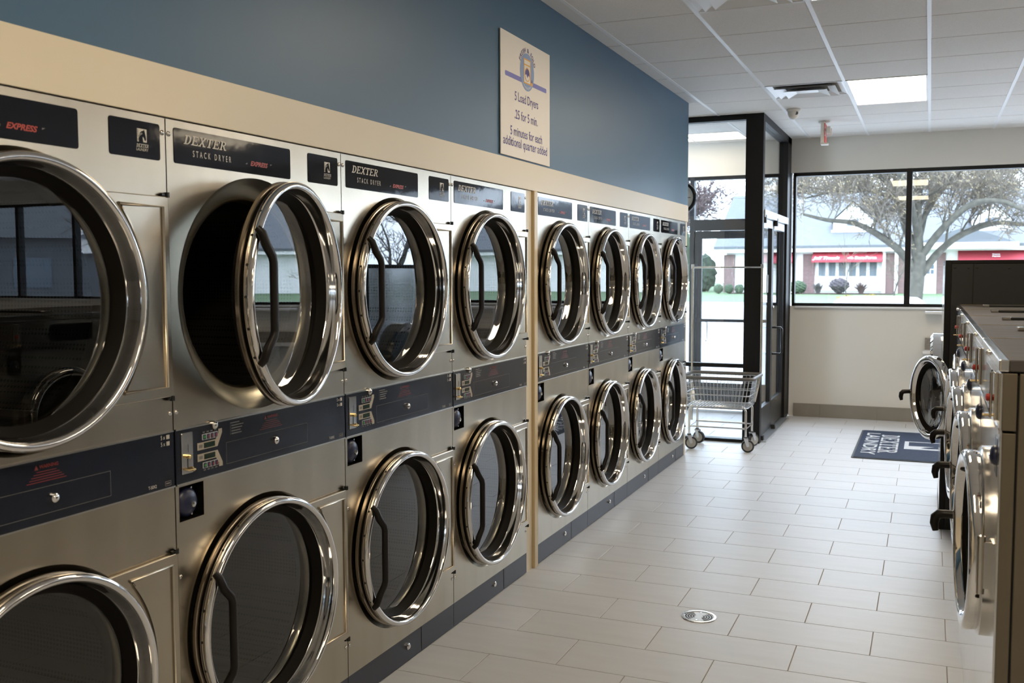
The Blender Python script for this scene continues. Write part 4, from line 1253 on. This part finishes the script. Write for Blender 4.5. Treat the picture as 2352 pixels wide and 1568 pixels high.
# the big spreading tree in the middle of the window
mb, tw, bud = MB(), MB(), MB()
limbs = [([(1.44, 42.0, .0), (1.47, 42.0, .5), (1.52, 42.0, 1.0), (1.57, 42.0, 1.7), (1.60, 42.0, 2.37)], .31, .26),
 ([(1.5, 42, 1.6), (.87, 41.7, 2.46), (-.01, 41.2, 3.14), (-.8, 40.8, 3.53), (-1.75, 40.5, 3.65), (-2.62, 40.2, 3.88)], .21, .06),
 ([(1.55, 42, 2.2), (1.07, 42.3, 3.41), (.74, 42.6, 4.65), (.19, 43, 5.36), (-.59, 43.3, 5.89), (-1.38, 43.5, 6.57)], .23, .06),
 ([(1.61, 42, 2.3), (1.52, 42, 3.56), (1.55, 42, 4.75), (1.74, 41.8, 5.65), (1.79, 41.5, 6.69)], .22, .07),
 ([(1.65, 42, 2.2), (2.41, 41.6, 3.27), (3.37, 41.2, 4.14), (4.37, 40.8, 4.21), (5.29, 40.5, 3.8), (6.3, 40.3, 3.9)], .18, .06),
 ([(1.69, 42, 1.52), (2.36, 42.5, 2.46), (3.22, 43, 3.14), (4.39, 43.4, 3.53), (5.65, 43.8, 3.47), (6.8, 44, 3.8)], .20, .06),
 ([(.78, 42.6, 4.47), (-.17, 42.2, 4.82), (-1.39, 41.8, 4.87), (-2.68, 41.4, 4.59)], .11, .04),
 ([(1.54, 42, 3.39), (2.16, 42.4, 4.5), (2.84, 42.8, 5.44), (3.53, 43.2, 6.47)], .13, .05),
 ([(1.5, 42, 3.0), (1.3, 40.6, 4.2), (.9, 39.4, 5.2), (.5, 38.4, 6.0)], .15, .05),
 ([(1.6, 42, 3.0), (1.9, 43.6, 4.4), (2.6, 45, 5.6), (3.4, 46, 6.6)], .15, .05)]
for li, (pts, r0, r1) in enumerate(limbs):
    # resample for a smooth limb
    P = [Vector(p) for p in pts]; fine = []
    for i in range(len(P) - 1):
        a, b = P[i], P[i + 1]
        pa = P[i - 1] if i else a * 2 - b
        pb = P[i + 2] if i + 2 < len(P) else b * 2 - a
        for k in range(4):
            t = k / 4
            fine.append(.5 * ((2 * a) + (b - pa) * t + (2 * pa - 5 * a + 4 * b - pb) * t * t + (3 * a - pa - 3 * b + pb) * t ** 3))
    fine.append(P[-1])
    n = len(fine)
    rr = [(r0 + (r1 - r0) * (i / (n - 1))) * (1.0 if r0 > .3 else .85) for i in range(n)]
    mb.tube(fine, rr, 10, cap=False)
    if r0 < .3:
        for i in range(4, n, 1):
            if rnd.random() < .5 or i == n - 1:
                d = (fine[i] - fine[i - 1]).normalized()
                a = Vector((rnd.gauss(0, 1), rnd.gauss(0, 1), rnd.gauss(.55, .8))).normalized()
                if li == 1: a.z = abs(a.z) + .8
                grow(mb, tw, fine[i], (d * .5 + a).normalized(), rnd.uniform(1.2, 2.0), max(rr[i] * .36, .03), 3, .6, bud)
finish_tree('bare_tree', (1.44, 42.0, .03), mb, tw, bud, 'big spreading bare tree with a thick mossy trunk behind the window mullion', 'bark_moss')
# young street trees and trees behind the building
def tree(base, h, label, depth=4, rad=None, twig='twig', spread=.55, group='bare trees behind the shop building'):
    mb, tw = MB(), MB()
    grow(mb, tw, Vector(base), (rnd.gauss(0, .05), rnd.gauss(0, .05), 1), h * .46, rad or h * .018, depth, spread)
    finish_tree('bare_tree', base, mb, tw, None, label, 'bark', twig, group)
tree((.12, 60.5, .22), 3.6, 'slim young tree in front of the white columns of the shop building', 3, .05, group=None)
tree((-2.25, 58.0, .2), 4.2, 'thin sapling in front of the curtained shop windows', 2, .035, group=None)
spots = [(-19, 82, 13, 'leftmost pinkish bare tree above the street door', 'twig_red'), (-13, 110, 19, 'tall bare tree seen through the transom over the street door', 'twig_grey'),
         (-6.5, 91, 16, 'tall bare tree rising behind the roof at the left edge of the window', 'twig'), (-1.0, 118, 21, 'tall bare tree rising behind the left dormer', 'twig_grey'),
         (5.5, 94, 17, 'tall bare tree rising behind the roof right of the mullion', 'twig'), (12.5, 122, 21, 'tall bare tree rising behind the right dormer', 'twig_grey'),
         (19, 97, 15, 'tall bare tree beyond the right edge of the window', 'twig')]
MINR = .028
for x, y, h, lab, tg in spots:
    tree((x, y, .3), h, lab, 5 if x < 15 else 4, twig=tg)

MINR = .02
def shrub(name, base, rx, rz, material, label, squash=1.0, stems=False, cat='shrub'):
    r = empty(name, base)
    bm = bmesh.new()
    bmesh.ops.create_icosphere(bm, subdivisions=4, radius=1.0)
    ph = rnd.random() * 10
    for v in bm.verts:
        c = v.co.copy()
        k = 1 + .07 * math.sin(9 * c.x + ph) * math.sin(8 * c.y + ph) + .06 * math.sin(15 * c.z + 11 * c.x + ph) + rnd.uniform(-.06, .06)
        s = 1.0
        if squash != 1.0 and c.z < 0: s = 1 + (squash - 1) * (-c.z)
        v.co = Vector((c.x * rx * k * s, c.y * rx * .9 * k * s, rz + c.z * rz * k))
    me = bpy.data.meshes.new('foliage'); bm.to_mesh(me); bm.free()
    me.materials.append(MATS[material])
    link('foliage', me, r)
    tag(r, label, cat, None)
    return r
def twig_shrub(base, rx, h, material, label, n=140, name='bare_shrub'):
    r = empty(name, base)
    mb = MB()
    for k in range(n):
        a = rnd.uniform(0, 2 * math.pi); t = rnd.uniform(.1, 1)
        e = Vector((math.cos(a) * rx * t, math.sin(a) * rx * t, h * rnd.uniform(.65, 1.05) * (1 - .25 * t)))
        mb.tube([Vector((math.cos(a) * .08, math.sin(a) * .08, 0)), e * .5 + Vector((0, 0, .05)), e], [.018, .014, .006], 3, cap=False)
    o = mb.build('twigs', material, r, recalc=False)
    o['kind'] = 'stuff'
    tag(r, label, 'shrub')
shrub('boxwood', (-5.45, 62.6, .28), .52, .40, 'leaf_green', 'round green shrub at the far left corner of the window')
twig_shrub((-4.25, 62.6, .28), .42, .78, 'twig_grey', 'small bare twiggy shrub left of the clipped purple shrub')
shrub('clipped_shrub', (-3.0, 62.3, .28), .60, .47, 'shrub_purple', 'clipped purple grey shrub under the curtained shop windows', .45)
twig_shrub((-1.78, 62.6, .28), .55, .80, 'twig_red', 'bare twiggy shrub right of the clipped purple shrub')
for k, x in enumerate((-10.25, -9.60, -8.95)):
    shrub('boxwood', (x, 62.3, .28), .28, .29, 'leaf_green', ['left one of three low green shrubs by the brick pier behind the street door', 'middle one of three low green shrubs by the brick pier behind the street door', 'right one of three low green shrubs by the brick pier behind the street door'][k])
shrub('evergreen', (-12.2, 66.5, .28), .95, 1.25, 'leaf_dark', 'dense dark evergreen bush beside the brick corner of the shop building', cat='bush')
shrub('evergreen', (-14.2, 68.5, .28), .85, 2.3, 'leaf_green', 'tall pointed evergreen left of the shop building', .9, cat='bush')
shrub('evergreen', (-17, 70.0, .28), 1.2, 1.5, 'leaf_dark', 'broad evergreen at the left side of the street door glass', cat='bush')
twig_shrub((-1.7, 50.6, .10), .55, .42, 'leaf_yellow', 'yellow flowering plants on the verge left of the parked car roof', 160, 'forsythia')
twig_shrub((-.6, 50.7, .10), .6, .48, 'leaf_yellow', 'yellow flowering plants on the verge behind the parked car roof', 160, 'forsythia')

# ------------------------------------------------------------------ parked car below the window
r = empty('parked_car', (1.30, 15.6, -.15))
def loft(sections, name, material):
    mb = MB(); n = len(sections[0])
    for s in sections: mb.v += s
    for i in range(len(sections) - 1):
        for k in range(n):
            k2 = (k + 1) % n
            mb.f.append((i * n + k, i * n + k2, (i + 1) * n + k2, (i + 1) * n + k))
    mb.f.append(tuple(range(n - 1, -1, -1))); mb.f.append(tuple(range((len(sections) - 1) * n, len(sections) * n)))
    return mb.build(name, material, r, smooth=45)
def sec(y, hw, z0, z1, rr=.12, tw=1.0):
    return [(a, y, b) for a, b in [(-hw, z0), (hw, z0), (hw * 1.0, (z0 + z1) * .5), (hw * tw, z1 - rr), (hw * tw - rr, z1), (-hw * tw + rr, z1), (-hw * tw, z1 - rr), (-hw, (z0 + z1) * .5)]]
loft([sec(-2.2, .70, .25, .68), sec(-2.0, .84, .20, .76), sec(-1.0, .88, .18, .90), sec(.0, .90, .18, .92), sec(1.6, .89, .18, .94), sec(2.2, .80, .25, .88)], 'body', 'car_white')
def roofsec(y, hw, z):
    return [(a, y, b) for a, b in [(-.86, .90), (.86, .90), (hw, z - .08), (hw * .85, z - .02), (hw * .45, z), (-hw * .45, z), (-hw * .85, z - .02), (-hw, z - .08)]]
loft([roofsec(-.95, .80, .99), roofsec(-.25, .64, 1.36), roofsec(.4, .64, 1.43), roofsec(1.0, .63, 1.40), roofsec(1.75, .78, 1.0)], 'cabin', 'car_white')
MB().add([(-.70, -.86, 1.06), (.70, -.86, 1.06), (.54, -.34, 1.34), (-.54, -.34, 1.34)], [(0, 1, 2, 3)]).build('windscreen', 'car_glass', r)
for s in (-1, 1):
    MB().add([(s * .855, -.55, 1.0), (s * .855, 1.3, 1.0), (s * .66, .95, 1.31), (s * .66, -.15, 1.31)], [(0, 1, 2, 3)]).build('side_window', 'car_glass', r)
    for y in (-1.35, 1.35):
        MB().lathe([(-.1, .30), (-.1, .32), (.1, .32), (.1, .30)], (s * .80, y, .32), 0, 24, cap0=True, cap1=True).build('wheel', 'tire', r, smooth=40)
    MB().box(s * .92 - .08, s * .92 + .08, -.62, -.50, .95, 1.07).build('mirror', 'car_white', r, bevel=.02)
tag(r, 'white car parked right outside the front window, only its roof showing', 'car')

# ------------------------------------------------------------------ house down the street (shows in the nearest dryer glass)
r = empty('grey_house', (34.0, 36.0, 0.0), math.radians(-45))
MB().box(-5, 5, 0, 8, 0, 3.4).build('wall', 'shingle', r)
MB().prism([(-.5, 3.3), (4.0, 6.6), (8.5, 3.3)], 0, -5.4, 5.4).build('roof', 'shingle', r)
MB().prism([(-1.3, 2.6), (1.3, 2.6), (1.3, 4.2), (0, 5.4), (-1.3, 4.2)], 1, -.3, 3.0).build('gable', 'bldg_white', r)
MB().box(-.5, .5, -.36, -.3, 3.0, 4.1).build('window', 'pane_dark', r)
MB().box(-4.2, -2.6, -.05, 0, 1.0, 2.4).build('window', 'pane_dark', r)
MB().box(2.6, 4.2, -.05, 0, 1.0, 2.4).build('window', 'pane_dark', r)
tag(r, 'grey house with a white gable, reflected in the glass of the nearest dryer', 'house')
for x, y, h, lab in ((20, 24, 9, 'bare street tree in front of the grey gabled house'), (44, 28, 11, 'bare tree at the right hand side of the grey gabled house'), (28, 52, 12, 'bare tree behind the grey gabled house')):
    tree((x, y, -.1), h, lab, 4, twig='twig_grey', group='bare trees around the grey house')
